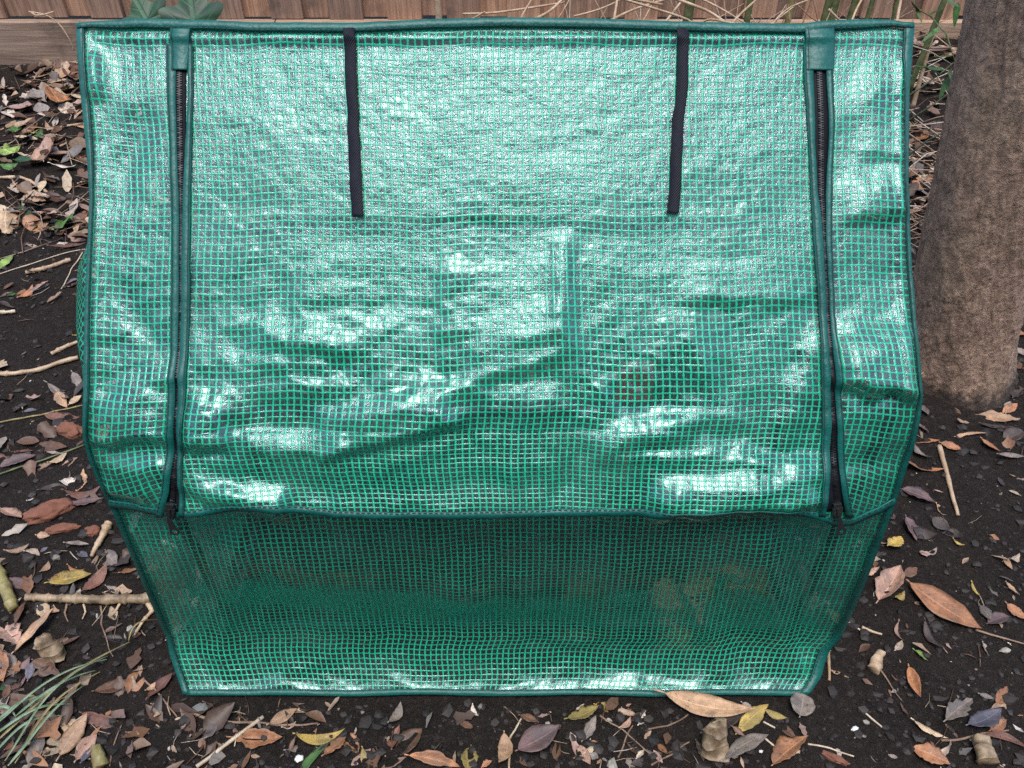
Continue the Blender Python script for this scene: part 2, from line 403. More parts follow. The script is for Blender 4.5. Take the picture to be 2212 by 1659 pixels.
# ---------------------------------------------------------------- added unseen foliage wall behind the camera, gives the film something dark to reflect
V, F = [], []; nx, nz = 90, 40
def hp(a, b, side):
    X = -6 + 12 * a; top = 3.1 + 1.1 * math.exp(-((X + .1) / 1.3) ** 2) + .55 * N(X * .7, 3.3) + .3 * N(X * 2.2, 9.1); z = top * b
    d = .45 * math.sin(math.pi * min(1, b * .97 + .02)) ** .5 + .16 * N(X * 2.5, z * 2.5, 4) + .08 * N(X * 7, z * 7, 6)
    return Vector((X, -2.6 + side * d, z))
for side in (1, -1):
    b0 = len(V)
    for j in range(nz + 1):
        for i in range(nx + 1): V.append(hp(i / nx, j / nz, side))
    for j in range(nz):
        for i in range(nx):
            q = (b0 + j * (nx + 1) + i, b0 + j * (nx + 1) + i + 1, b0 + (j + 1) * (nx + 1) + i + 1, b0 + (j + 1) * (nx + 1) + i)
            F.append(q if side < 0 else q[::-1])
tag(mesh_obj('reflection_screen', V, F, M['reflection_screen']), 'unseen dark foliage screen added for the greenhouse film to reflect', 'reflection_screen')

# ---------------------------------------------------------------- greenhouse surface
PROF = [(1.075, .918), (1.050, .888), (.97, .800), (.90, .722), (.84, .655), (.79, .600), (.763, .556), (.752, .505), (.747, .45), (.744, .39),
        (.745, .32), (.752, .24), (.761, .17), (.767, .115), (.769, .082), (.763, .054), (.746, .030), (.726, .012), (.707, .002)]
DOOR = [(800, 0), (880, .002), (930, .007), (980, .017), (1040, .031), (1100, .046), (1130, .053)]   # the door flap stands off the frame towards its hem
def cr(p0, p1, p2, p3, t):
    return .5 * ((2 * p1) + (-p0 + p2) * t + (2 * p0 - 5 * p1 + 4 * p2 - p3) * t * t + (-p0 + 3 * p1 - 3 * p2 + p3) * t ** 3)
SPL = []                                                     # (v, Y, Z, arc)
pv = [Vector(p) for p in PROF]
arc = 0; last = None
for i in range(len(pv) - 1):
    for k in range(24):
        t = k / 24
        q = cr(pv[max(i - 1, 0)], pv[i], pv[i + 1], pv[min(i + 2, len(pv) - 1)], t)
        if last is not None: arc += (q - last).length
        last = q
        dz = q.y - CAMH; yv = q.x * cp + 0; 
        fwd = q.x * cp - dz * sp; up = q.x * sp + dz * cp
        SPL.append((829.5 - FD * up / fwd, q.x, q.y, arc))
import bisect
SV = [s[0] for s in SPL]
def prof(v):
    i = min(max(bisect.bisect(SV, v) - 1, 0), len(SPL) - 2); a, b = SPL[i], SPL[i + 1]
    t = (v - a[0]) / (b[0] - a[0])
    return [a[k] + (b[k] - a[k]) * t for k in (1, 2, 3)]
V0, V1 = SV[0], SV[-1]
EL = [(50, 170), (60, 172), (130, 175), (200, 181), (330, 194), (430, 201), (540, 196), (640, 191), (800, 188), (900, 186), (935, 185), (980, 196), (1020, 211), (1080, 240), (1200, 291),
      (1300, 332), (1345, 351), (1372, 365), (1410, 372), (1460, 388), (1500, 400), (1510, 404)]
ER = [(50, 1970), (60, 1969), (200, 1957), (400, 1954), (560, 1962), (700, 1972), (810, 1982), (855, 1985), (900, 1981), (960, 1968), (1080, 1929), (1200, 1886), (1310, 1841),
      (1375, 1811), (1400, 1788), (1430, 1777), (1460, 1770), (1490, 1752), (1510, 1735)]
RIDGES = [(480,700,760,742,26,2.4), (500,942,720,962,26,4), (720,905,1010,852,34,6), (840,965,1000,895,20,3), (1212,530,1224,800,24,4.5), (980,600,1005,820,40,3),
    (1285,948,1500,905,22,4), (1290,985,1790,1000,20,4), (1420,1062,1790,1022,34,6), (400,1000,720,992,24,4), (400,905,490,880,40,6), (1690,960,1762,740,26,4),
    (400,1040,600,1082,18,5), (610,850,760,830,22,2.6), (540,780,700,790,18,2.2), (640,1060,1240,1050,30,-3), (1240,1000,1200,1085,22,-3.5), (1110,960,1115,1090,20,2.2),
    (740,960,735,1090,18,2.2), (1350,860,1560,850,40,-3), (1500,700,1560,900,40,2.2), (600,520,1450,505,60,-1.2), (620,640,980,650,40,-2.5), (440,250,700,330,70,1.2), (900,300,1300,420,80,1.2),
    (1500,250,1700,420,70,-1.2), (800,130,1400,150,40,.8), (460,420,700,470,50,-.8),
    (1800,775,1962,742,56,5), (1850,440,1960,385,50,4), (1815,905,1975,868,34,4), (1800,1010,1950,985,26,-5), (1800,250,1940,180,40,3), (1870,620,1960,600,60,-3),
    (200,905,372,815,36,6), (262,430,300,270,34,-4), (215,250,330,200,45,2), (230,1000,350,1010,24,5), (260,640,360,760,36,-4), (180,90,215,180,22,5),
    (400,1190,1000,1270,50,6), (1000,1270,1700,1200,60,5), (420,1300,700,1330,30,-5), (760,1330,1250,1350,34,-5), (1050,1370,1500,1375,26,4), (1480,1250,1560,1450,26,5),
    (1640,1180,1700,1420,34,5), (1560,1180,1600,1400,24,-4), (520,1180,480,1400,30,5), (430,1180,440,1340,30,-4), (1320,1440,1480,1470,20,-3), (980,1300,1060,1460,40,3),
    (1720,1230,1740,1400,20,-4)]
RIDGES += [(215, 84, 1940, 86, 11, 3.2), (600, 466, 1600, 468, 12, .6), (212, 130, 208, 880, 10, 2.6), (1942, 140, 1950, 860, 10, 2.6)]
RG = [(a, b, c - a, d - b, w, h) for a, b, c, d, w, h in RIDGES]
PATCH = [(690,1010,840,935,15,-.25), (398,496,838,948,19,0), (490,720,922,966,16,.05), (1010,1228,560,790,3.2,-.25), (1090,1228,640,720,4,-.2), (540,770,690,745,9,.1), (1285,1500,898,945,16,-.17),
    (1390,1792,985,1083,21,-.07), (1290,1660,945,980,12,0), (408,640,1022,1080,18,.22), (1795,1985,690,830,17,.12), (1825,1985,330,455,6,-.12), (1850,1985,90,330,2.5,0),
    (205,372,842,935,19,-.05), (222,340,985,1050,16,.15), (184,245,62,200,4,0), (820,1000,940,975,10,-.3), (620,980,600,640,6,0), (1480,1760,560,640,5,0), (1000,1240,820,880,7,0), ]
def disp(u, v):
    d = 0.0
    for a, b, vt, vb, deg, sl in PATCH:
        if u < a - 40 or u > b + 40 or v < vt - 120 or v > vb + 130: continue
        k = sl * (u - (a + b) / 2) + 9 * N(u * .018, a * .37) + 4 * N(u * .06, a)
        lat = sstep(a - 22, a + 22 + .12 * (b - a), u + 8 * N(v * .03, a)) * sstep(b + 22, b - 22 - .12 * (b - a), u + 8 * N(v * .03, b))
        vv = v - k; H = (vb - vt) * math.tan(R(deg)) * .00056
        d += lat * H * (max(0, min(1, (vv - vt) / (vb - vt))) if vv < vb else 1 - sstep(0, 34 + 20 * N(u * .02, a) , vv - vb))
    for a, b, dx, dy, w, h in RG:
        if abs(u - a - dx * .5) > abs(dx) * .5 + 3 * w or abs(v - b - dy * .5) > abs(dy) * .5 + 3 * w: continue
        L2 = dx * dx + dy * dy; t = ((u - a) * dx + (v - b) * dy) / L2
        tc = min(1, max(0, t)); qx = u - a - dx * tc; qy = v - b - dy * tc
        wl = w * (1 + .35 * N(u * .02, v * .02, a))
        d += h * .00135 * math.exp(-(qx * qx + qy * qy) / (wl * wl)) * (1 - .35 * abs(2 * tc - 1))
    d += (.0014 + .0016 * sstep(420, 760, v)) * N(u * .0065, v * .008, 1) + .0019 * sstep(430, 800, v) * (1 - abs(N(u * .0085 + v * .004, v * .012 - u * .003, 21)) * 2) ** 3 * (.5 + N(u * .004, v * .005, 31)) + (.0007 + .0008 * sstep(450, 900, v)) * N(u * .022, v * .026, 2) + .0005 * N(u * .06, v * .07, 3) + .00035 * N(u * .16, v * .16, 4)
    if v > 1085:
        d += .0022 * N(u * .013, v * .010, 7)
    return d
def profd(v, w):
    Y, Z, A = prof(v)
    if w > 0 and v > 800:
        y2 = Y - w * lerp_tab(DOOR, v); k = (829.5 - v) / FD; Z = CAMH + (-sp + k * cp) * y2 / (cp + k * sp); Y = y2
        A += .02 * w * sstep(850, 1100, v)
    return Y, Z, A
def S(u, v, off=0.0, flat=False, door=False):
    w = 0.0
    if door: w = sstep(0, 150, u - lerp_tab(EL, v)) * sstep(0, 150, lerp_tab(ER, v) - u)
    Y, Z, A = profd(v, w)
    e = 3.0
    Ya, Za, _ = profd(v - e, w); Yb, Zb, _ = profd(v + e, w)
    n = Vector((0, Zb - Za, Ya - Yb))
    n.normalize()
    fwd = Y * cp - (Z - CAMH) * sp
    uL, uR = lerp_tab(EL, v), lerp_tab(ER, v)
    edge = sstep(0, 18, u - uL) * sstep(0, 18, uR - u) * sstep(0, 40, v - V0) * sstep(0, 25, V1 - v + 6)
    d = 0 if flat else disp(u, v) * (.25 + .75 * edge)
    p = Vector(((u - 1106) / FD * fwd, Y, Z))
    return p + n * (d + off), n, A

gh_root = empty('mini_greenhouse', (0, .75, 0), 'low green mesh reinforced plastic greenhouse with two zips on dark soil', 'greenhouse')
def vtop(u): return 62 + 4 * math.sin(u * .004 + 1)
TOPB = [(172, 56), (200, 52), (300, 46), (380, 47), (400, 48), (560, 53), (745, 55), (900, 48), (1100, 43), (1300, 46), (1470, 52), (1600, 55), (1730, 57), (1780, 50), (1850, 46), (1920, 48), (1945, 53), (1969, 54)]
HEM = [(240, 1078), (300, 1086), (350, 1100), (385, 1107), (430, 1104), (500, 1092), (560, 1086), (620, 1092), (720, 1106), (850, 1108), (1000, 1108), (1110, 1106), (1300, 1102), (1500, 1099), (1620, 1094),
       (1700, 1100), (1760, 1108), (1800, 1122), (1835, 1120), (1870, 1102), (1929, 1074)]
ZL = [(60, 392), (155, 391), (300, 392), (450, 394), (640, 394), (800, 390), (900, 388), (960, 386), (1040, 381), (1110, 376)]       # zip centre lines
ZR = [(60, 1768), (160, 1767), (300, 1770), (420, 1771), (520, 1777), (640, 1784), (760, 1786), (860, 1793), (960, 1796), (1040, 1797), (1110, 1802)]
def panel(name, ul, ur, vt, vb, step, off=0.0, door=True):
    """cover panel between two side curves ul(v), ur(v) and two rows vt(u), vb(u)"""
    nu = int((ur(600) - ul(600)) / step) if vt(1000) < 900 else int((ur(1200) - ul(1200)) / step)
    nu = max(nu, 6); nv = int((vb(1000) - vt(1000)) / step)
    V, UV = [], []
    for j in range(nv + 1):
        for i in range(nu + 1):
            s = i / nu
            v = 0; u = 0
            um = ul(600) + (ur(600) - ul(600)) * s
            for _ in range(2):
                v = vt(um) + (vb(um) - vt(um)) * j / nv; um = ul(v) + (ur(v) - ul(v)) * s
            u = um
            p, n, A = S(u, v, off(u, v) if callable(off) else off, False, door)
            V.append(p)
            # thread coordinate: the cloth is about one metre wide everywhere
            L, Rr = lerp_tab(EL, v), lerp_tab(ER, v)
            UV.append(((u - L) / (Rr - L) * 1.0, A + .0016 * math.sin(u * .012) + .0009 * math.sin(u * .03 + 2)))
    W = nu + 1
    F = [(j * W + i, (j + 1) * W + i, (j + 1) * W + i + 1, j * W + i + 1) for j in range(nv) for i in range(nu)]
    return mesh_obj(name, V, F, M['cover'], gh_root, UV)
eL = lambda v: lerp_tab(EL, v); eR = lambda v: lerp_tab(ER, v)
zl = lambda v: lerp_tab(ZL, v); zr = lambda v: lerp_tab(ZR, v)
tb = lambda u: lerp_tab(TOPB, u) + 8; hm = lambda u: lerp_tab(HEM, u) - 4
hem_off = lambda u, v: .002 + .003 * sstep(960, 1090, v)
panel('door_panel', zl, zr, tb, hm, 5, hem_off)
side_l = panel('side_strip', eL, zl, tb, hm, 5, hem_off)
side_r = panel('side_strip', zr, eR, tb, hm, 5, hem_off)
panel('lower_panel', eL, eR, lambda u: hm(u) - 40, lambda u: V1 - .5, 5, 0.0, False)

# sides, back
def side_panel(sgn, E):
    V, UV = [], []; nv, nd = 90, 24
    for j in range(nv + 1):
        v = V0 + (V1 - V0) * j / nv
        p, n, A = S(E(v), v)
        Yb = 1.125; zt = p.z
        for i in range(nd + 1):
            q = i / nd
            bulge = ((.060 if sgn < 0 else .03) * math.sin(math.pi * min(1, q * 1.1)) * math.exp(-((v - 760) / 280) ** 2) + .006 * N(q * 4, v * .012, 3 + sgn)) * sstep(0, .12, q)
            Y = p.y + (Yb - p.y) * q
            xb = sgn * .5
            X = p.x + (xb - p.x) * sstep(0, 1, q) + sgn * bulge
            V.append(Vector((X, Y, p.z * (1 - q * .07 * sstep(.3, .9, p.z))))); UV.append((Y, p.z))
    W = nd + 1; F = []
    for j in range(nv):
        for i in range(nd):
            f = (j * W + i, j * W + i + 1, (j + 1) * W + i + 1, (j + 1) * W + i)
            F.append(f if sgn > 0 else f[::-1])
    mesh_obj('side_panel', V, F, M['cover'], gh_root, UV)
side_panel(-1, eL); side_panel(1, eR)
V, UV, F = [], [], []
for j in range(41):
    for i in range(61):
        X = -.5 + i / 60; Z = .845 * (1 - j / 40); V.append(Vector((X, 1.125 + .012 * N(X * 5, Z * 5, 3) + .02 * math.sin(math.pi * j / 40), Z))); UV.append((X, Z))
F = [(j * 61 + i, j * 61 + i + 1, (j + 1) * 61 + i + 1, (j + 1) * 61 + i) for j in range(40) for i in range(60)]
mesh_obj('back_panel', V, F, M['cover'], gh_root, UV)
V, UV = [], []
for j in range(5):
    for i in range(61):
        u = 172 + (1969 - 172) * i / 60; p, n, A = S(u, lerp_tab(TOPB, u) + 10); q = j / 4
        b = Vector((-.5 + i / 60, 1.125, .845)); V.append(p.lerp(b, q) + Vector((0, 0, .004 * math.sin(math.pi * q) - .004 * q))); UV.append((b.x, p.y + q * .05))
F = [(j * 61 + i, j * 61 + i + 1, (j + 1) * 61 + i + 1, (j + 1) * 61 + i) for j in range(4) for i in range(60)]
mesh_obj('ridge_panel', V, F, M['cover'], gh_root, UV)

# bindings: folded green tape sewn over every seam
def strip(name, pts_a, pts_b, off, th, mat, parent=gh_root, flat=False, stitch=None, door=True):
    """band on the cover between two picture curves (lists of (u, v))"""
    A, B, NN = [], [], []
    for (ua, va), (ub, vb) in zip(pts_a, pts_b):
        pa, n, _ = S(ua, va, (off(ua, va) if callable(off) else off), flat, door); pb, n2, _ = S(ub, vb, (off(ub, vb) if callable(off) else off), flat, door)
        A.append(pa); B.append(pb); NN.append((n + n2).normalized())
    V, F = ribbon_geo(A, B, NN, th)
    uvs = []
    for i in range(len(A)):
        L = i * (A[0] - A[-1]).length / len(A)
        for q in (0, .12, .5, .88, 1, .5): uvs.append((q * .02, L))
    o = mesh_obj(name, V, F, M[mat], parent, uvs)
    if stitch:
        V, F = [], []
        for q in stitch:
            acc = 0
            for i in range(len(A) - 1):
                p0 = A[i].lerp(B[i], q) + NN[i] * (th * .95); p1 = A[i + 1].lerp(B[i + 1], q) + NN[i + 1] * (th * .95)
                seg = (p1 - p0).length; d = (p1 - p0).normalized(); sd = d.cross(NN[i]); t = 0
                k = max(1, int(seg / .006))
                for m in range(k):
                    c = p0.lerp(p1, (m + .35) / k); box_geo(c, d * .0021, sd * .0005, NN[i] * .0005, V, F)
        mesh_obj('stitching', V, F, M['stitch'], o, smooth=False)
    return o
def sample(tab, n=120):
    a, b = tab[0][0], tab[-1][0]; return [a + (b - a) * i / n for i in range(n + 1)]
us = [172 + (1969 - 172) * i / 150 for i in range(151)]
wv = lambda u: 1.6 * N(u * .01, 4.2) + .8 * N(u * .03, 1.1)
strip('top_binding', [(u, lerp_tab(TOPB, u) + wv(u) - 2) for u in us], [(u, lerp_tab(TOPB, u) + 19 - 9 * sstep(1840, 1960, u) - 9 * (1 - sstep(180, 290, u)) + wv(u)) for u in us], .004, .004, 'binding', stitch=(.86,))
us = [240 + (1929 - 240) * i / 140 for i in range(141)]
strip('hem_binding', [(u, lerp_tab(HEM, u) - 7 + wv(u)) for u in us], [(u, lerp_tab(HEM, u) + 7.5 + wv(u + 300)) for u in us], lambda u, v: .0065, .0025, 'binding', stitch=(.12,))
us = [404 + (1742 - 404) * i / 110 for i in range(111)]
strip('bottom_binding', [(u, 1489 + 3 * N(u * .006, 7)) for u in us], [(u, 1503 + 4 * N(u * .006, 7)) for u in us], .003, .0025, 'binding', stitch=(.12,), door=False)
vs = [54 + (1500 - 54) * i / 170 for i in range(171)]
wl = [(50, 16), (130, 22), (330, 15), (430, 10), (640, 11), (860, 13), (960, 11), (1080, 14), (1300, 13), (1510, 15)]
strip('side_binding', [(eL(v) - 3, v) for v in vs], [(eL(v) - 3 + lerp_tab(wl, v), v) for v in vs], .004, .0025, 'binding', stitch=(.85,), door=False)
wr = [(50, 24), (130, 22), (230, 12), (430, 10), (640, 9), (860, 10), (1080, 16), (1300, 20), (1400, 22), (1510, 24)]
strip('side_binding', [(eR(v) + 3 - lerp_tab(wr, v), v) for v in vs], [(eR(v) + 3, v) for v in vs], .004, .0025, 'binding', stitch=(.15,), door=False)

# zips: facing tapes, black zip tape, teeth, slider with pull
ho = lambda d: (lambda u, v: hem_off(u, v) + d)
def zipper(label, Z, li, lo, ri, ro, patch, gap, pull):
    """li/lo: inner and outer offsets of the left facing, ri/ro of the right facing, each a table over v; gap: half width of black tape"""
    z = lambda v: lerp_tab(Z, v)
    vs = [152 + (1100 - 152) * i / 130 for i in range(131)]
    o = strip('zip', [(z(v) - lerp_tab(gap, v), v) for v in vs], [(z(v) + lerp_tab(gap, v), v) for v in vs], ho(.0005), .0012, 'ztape'); o['label'] = label
    V, F = [], []; L = 0; i = 0; v = 154
    while v < 1092:
        p, n, _ = S(z(v), v, hem_off(z(v), v) + .0022, False, True); p2, _, _ = S(z(v + 3), v + 3, hem_off(z(v), v + 3) + .0022, False, True)
        d = (p2 - p).normalized(); sd = d.cross(n); s = -1 if i % 2 else 1
        box_geo(p + sd * (.0011 * s), d * .0007, sd * .0019, n * .0011, V, F); i += 1; v += 2.6
    mesh_obj('zip_teeth', V, F, M['zteeth'], o, smooth=False)
    vs2 = [60 + (1108 - 60) * i / 130 for i in range(131)]
    vs2 = [v for v in vs2 if v > 100]
    f = lambda t, v: lerp_tab(t, v) + .9 * N(v * .02, t[0][1])
    strip('zip_facing', [(z(v) + f(lo, v), v) for v in vs2], [(z(v) + f(li, v), v) for v in vs2], ho(.0022), .0035, 'binding', o, stitch=(.2,))
    strip('zip_facing', [(z(v) + f(ri, v), v) for v in vs2], [(z(v) + f(ro, v), v) for v in vs2], ho(.0022), .0035, 'binding', o, stitch=(.8,))
    a, b, c, d = patch
    vp = [66 + (156 - 66) * i / 24 for i in range(25)]
    q = strip('zip_cap_patch', [(a + (c - a) * i / 24, v) for i, v in enumerate(vp)], [(b + (d - b) * i / 24, v) for i, v in enumerate(vp)], ho(.0045), .002, 'binding', o, stitch=(.12,))
    # slider and pull hanging from the lower end
    u0, v0 = z(1096), 1096
    p, n, _ = S(u0, v0, hem_off(u0, v0) + .006, False, True); dn = (S(u0, v0 + 8, 0, False, True)[0] - S(u0, v0 - 8, 0, False, True)[0]).normalized(); sd = dn.cross(n)
    V, F = [], []
    for k, (wd, ofs) in enumerate(((.0052, -.009), (.0065, -.003), (.0058, .003), (.004, .008))):
        box_geo(p + dn * ofs, dn * .0033, sd * wd, n * .0035, V, F)
    box_geo(p + n * .0045, dn * .006, sd * .0015, n * .0012, V, F)
    so = mesh_obj('slider', V, F, M['zmetal'], o, smooth=False); bv = so.modifiers.new('edge', 'BEVEL'); bv.width = .0008; bv.segments = 2
    # pull: flat tab with a ring eye, slightly tilted
    ang, ln = pull
    dd = (dn * math.cos(ang) + sd * math.sin(ang)).normalized(); s2 = dd.cross(n)
    def P(a, b): return p + n * .0085 + dn * .006 + dd * a + s2 * b
    V, F = [], []
    e1 = [(0, -.0024), (ln * .25, -.0030), (ln * .62, -.0045), (ln * .8, -.0062), (ln * .94, -.0055), (ln, -.002)]
    outer = e1 + [(a, -b) for a, b in reversed(e1)]
    ic = ln * .8; hole = []
    for k in range(12):
        t = math.pi + (k + .5) / 12 * 2 * math.pi
        hole.append((ic + .0036 * math.cos(t), .0034 * math.sin(t)))
    for zz in (0, .0014):
        V += [P(a, b) + n * zz for a, b in outer]; V += [P(a, b) + n * zz for a, b in hole]
    no = 12
    for k in range(no):
        k2 = (k + 1) % no
        F.append((24 + k, 24 + k2, 36 + k2, 36 + k)); F.append((k2, k, 12 + k, 12 + k2))
        F.append((k, k2, 24 + k2, 24 + k)); F.append((12 + k2, 12 + k, 36 + k, 36 + k2))
    mesh_obj('zip_pull', V, F, M['zmetal'], o, smooth=False)
zipper('zip on the left edge of the door with its pull hanging down', ZL,
    [(60, -7), (160, -6), (300, -6), (420, -3), (560, -3), (900, -4), (980, -3), (1060, -8), (1110, -18)], [(60, -31), (160, -28), (300, -24), (450, -21), (640, -22), (900, -20), (1000, -22), (1060, -26), (1110, -36)],
    [(60, 16), (200, 20), (300, 13), (420, 5), (560, 1), (900, 1), (980, 4), (1060, 13), (1110, 16)], [(60, 27), (200, 30), (300, 26), (450, 21), (640, 20), (900, 18), (1000, 16), (1060, 24), (1110, 28)],
    (371, 417, 374, 410), [(150, 14), (300, 12), (420, 8), (600, 5), (940, 5), (1010, 9), (1060, 14), (1110, 18)], (-.35, .027))
zipper('zip on the right edge of the door, gaping open near the hem', ZR,
    [(60, -14), (160, -13), (300, -13), (400, -9), (470, -3), (600, -2), (800, -2), (900, -2), (1000, -9), (1110, -24)], [(60, -36), (160, -34), (300, -28), (420, -22), (520, -24), (700, -18), (900, -22), (1000, -26), (1110, -40)],
    [(60, 12), (160, 14), (300, 16), (420, 9), (520, 3), (640, 4), (760, 5), (860, 6), (960, 9), (1060, 14), (1110, 20)], [(60, 31), (160, 30), (300, 28), (420, 24), (520, 17), (640, 16), (760, 17), (860, 20), (960, 25), (1060, 30), (1110, 38)],
    (1733, 1799, 1735, 1798), [(150, 17), (300, 17), (420, 12), (500, 6), (640, 6), (760, 8), (900, 9), (1000, 14), (1060, 17), (1110, 22)], (-.12, .026))

# roll-up tie straps, a hanging outer one and the matching one inside
def tie(label, pts, wd, off, inner=False):
    tab = [(v, u) for u, v in pts]
    vs = sample(tab, 60)
    c = lambda v: lerp_tab(tab, v) + 1.2 * N(v * .03, pts[0][0])
    o = strip('tie_strap', [(c(v) - wd / 2 * (1 - .18 * max(0, N(v * .015, pts[0][0] + 3))), v) for v in vs], [(c(v) + wd / 2 * (1 - .18 * max(0, N(v * .02, pts[0][0] + 8))), v) for v in vs],
        (lambda u, v: off + (0 if inner else .0035 + .003 * N(v * .012, u * .001))), .0016, 'webbing')
    o['label'] = label
tie('black webbing tie strap left of centre', [(757, 66), (759, 120), (761, 170), (765, 260), (768, 340), (771, 400), (775, 471)], 26, .004)
tie('black webbing tie strap right of centre', [(1472, 66), (1473, 120), (1472, 190), (1463, 260), (1459, 330), (1457, 400), (1452, 463)], 26, .004)
tie('dark inner tie strap seen through the film', [(748, 80), (752, 180), (757, 300), (756, 440)], 16, -.012, True)
tie('dark inner tie strap seen through the film', [(1466, 90), (1455, 200), (1440, 320), (1418, 420)], 16, -.012, True)

# tubular frame inside the cover
def ftube(pts, r=.008):
    V, F = tube_geo(pts, r, 10); mesh_obj('frame_tube', V, F, M['tube'], gh_root)
tl, tr_ = S(205, 86, -.016, True)[0], S(1948, 86, -.016, True)[0]
bl, br_ = S(208, 905, -.014, True)[0], S(1962, 880, -.014, True)[0]
for p in (tl, bl): p.x = -.468
for p in (tr_, br_): p.x = .468
ftube([tl, tr_], .0095)
ml, mr = tl.lerp(bl, .5), tr_.lerp(br_, .5); ftube([ml, mr], .007)
ftube([bl, br_], .0085)
for t, b_, s in ((tl, bl, -1), (tr_, br_, 1)):
    ftube([t, b_]); ftube([b_, Vector((s * .462, .815, .01))]); ftube([t, Vector((s * .468, 1.105, .01))])
    ftube([b_, Vector((s * .468, 1.105, b_.z))], .007); ftube([Vector((s * .462, .815, .03)), Vector((s * .468, 1.105, .03))], .007)
ftube([Vector((-.48, .815, .03)), Vector((.48, .815, .03))], .007); ftube([Vector((-.468, 1.105, .03)), Vector((.468, 1.105, .03))], .007)

# red tag on a stake inside, dimly visible through the film
tc = at_y(1372, 835, .93); base = Vector((tc.x, .935, 0))
stake = empty('plant_marker', base, 'dull red marker on a stake, dimly seen through the door film right of centre', 'plant marker')
V, F = tube_geo([base, base + Vector((0, 0, .2)), Vector((tc.x, .935, tc.z + .03))], .004, 8); mesh_obj('stake', V, F, M['twig'], stake)
V, F = [], []; box_geo(tc, Vector((.026, 0, 0)), Vector((0, .0012, 0)), Vector((.003, .012, .036)), V, F)
mo = mesh_obj('tag', V, F, M['terracotta'], stake, smooth=False); bv = mo.modifiers.new('edge', 'BEVEL'); bv.width = .001

# ---------------------------------------------------------------- leaves: one object each
def prof_w(t, st):
    if 'r' in st: return math.sin(math.pi * t) ** .55
    if 'b' in st: return min(1, t * 9) ** .7 * (1 - t) ** .55 * 1.15
    return (math.sin(math.pi * t ** .88) ** .9) * (1 - .25 * t ** 6)
def leaf_geo(L, W, st, rnd, V, F, UV):
    b0 = len(V)
    if 'i' in st:                                            # lobed ivy leaf
        tips = [(-2.75, .35), (-2.3, .62), (-1.75, .56), (-1.15, .9), (-.6, .72), (0, 1.0), (.6, .72), (1.15, .9), (1.75, .56), (2.3, .62), (2.75, .35)]
        rim = []
        for (a, r), (a2, r2) in zip(tips, tips[1:]):
            for k in range(5):
                q = k / 5; rim.append((a + (a2 - a) * q, r + (r2 - r) * (q * q * (3 - 2 * q))))
        rim.append(tips[-1]); n = len(rim)
        for ring in (0, .5, 1.0):
            for a, r in rim:
                x, y = math.cos(a) * r * ring, math.sin(a) * r * ring * W / L
                V.append(Vector((x * L * .62 - .1 * L, y * L * .75, .06 * L * ring * ring * math.cos(a * 5.4) + .05 * L * abs(y)))); UV.append((x * .25 + .5, max(0, min(1, .5 + y * .5))))
        for g in range(2):
            for k in range(n - 1):
                a = b0 + g * n + k; F.append((a, a + n, a + n + 1, a + 1))
        return
    asym = rnd.uniform(.78, 1.22); ser = rnd.uniform(.05, .22); rag = rnd.random() < .35
    if 'p' in st: asym, ser, rag = 1.06, .05, False
    elif 'c' not in st:
        if rnd.random() < .25: st += 'k'
        if rnd.random() < .2: st += 'd'
    n = 16; cup = .75 if 'c' in st else (.16 + .3 * rnd.random()); bend = (.35 if 'k' in st else rnd.uniform(-.10, .2))
    tw = rnd.uniform(-.5, .5) * (1.6 if 'k' in st else .7); sw = rnd.uniform(-.10, .10) + (.28 if 'k' in st else 0) * rnd.choice((-1, 1))
    w1, w2, ph = rnd.uniform(.01, .04), rnd.uniform(4, 9), rnd.random() * 9; seed = rnd.random() * 99
    for i in range(n + 1):
        t = i / n; hw = W / 2 * prof_w(t, st)
        if 'x' in st or rag: hw *= 1 - .45 * max(0, N(t * 7, seed)) * 1.6                 # bitten, ragged
        for j in range(-3, 4):
            q = j / 3; k = 1
            if abs(j) == 3: k = 1 + ser * 1.6 * N(t * 11, seed, j)
            y = hw * q * k * (asym if q > 0 else 2 - asym); ya = abs(y)
            z = cup * ya * (.5 + .5 * abs(q)) if 'd' not in st else -cup * ya * .8
            z += bend * L * (t - .5) ** 2 * 2 + y * tw * (t - .5) + w1 * W * math.sin(w2 * t * 3 + ph + j) * abs(q)
            V.append(Vector((L * (t - .5), y + sw * L * (t - .5) ** 2 * 2 - sw * L * .25, z))); UV.append((t, q * .5 + .5))
    for i in range(n):
        for j in range(6):
            a = b0 + i * 7 + j; F.append((a, a + 7, a + 8, a + 1))
    p = len(V); ln = L * rnd.uniform(.05, .14); c0 = V[b0 + 3]; pr = max(.0006, L * .008)     # petiole
    for a, r in ((0, pr), (ln, pr * .8)):
        for k in range(4): V.append(c0 + Vector((-a, r * math.cos(k * 1.57) + .15 * a * sw * 5, r * math.sin(k * 1.57) + .1 * a))); UV.append((0, .5))
    for k in range(4): F.append((p + k, p + (k + 1) % 4, p + 4 + (k + 1) % 4, p + 4 + k))
def settle(V, c, yaw, pitch, roll, lift):
    m = Matrix.Rotation(yaw, 3, 'Z') @ Matrix.Rotation(pitch, 3, 'Y') @ Matrix.Rotation(roll, 3, 'X')
    out = [m @ v for v in V]; lo = min(v.z for v in out)
    return [Vector((v.x + c.x, v.y + c.y, v.z - lo * .8 + gh(c.x, c.y) + lift)) for v in out]
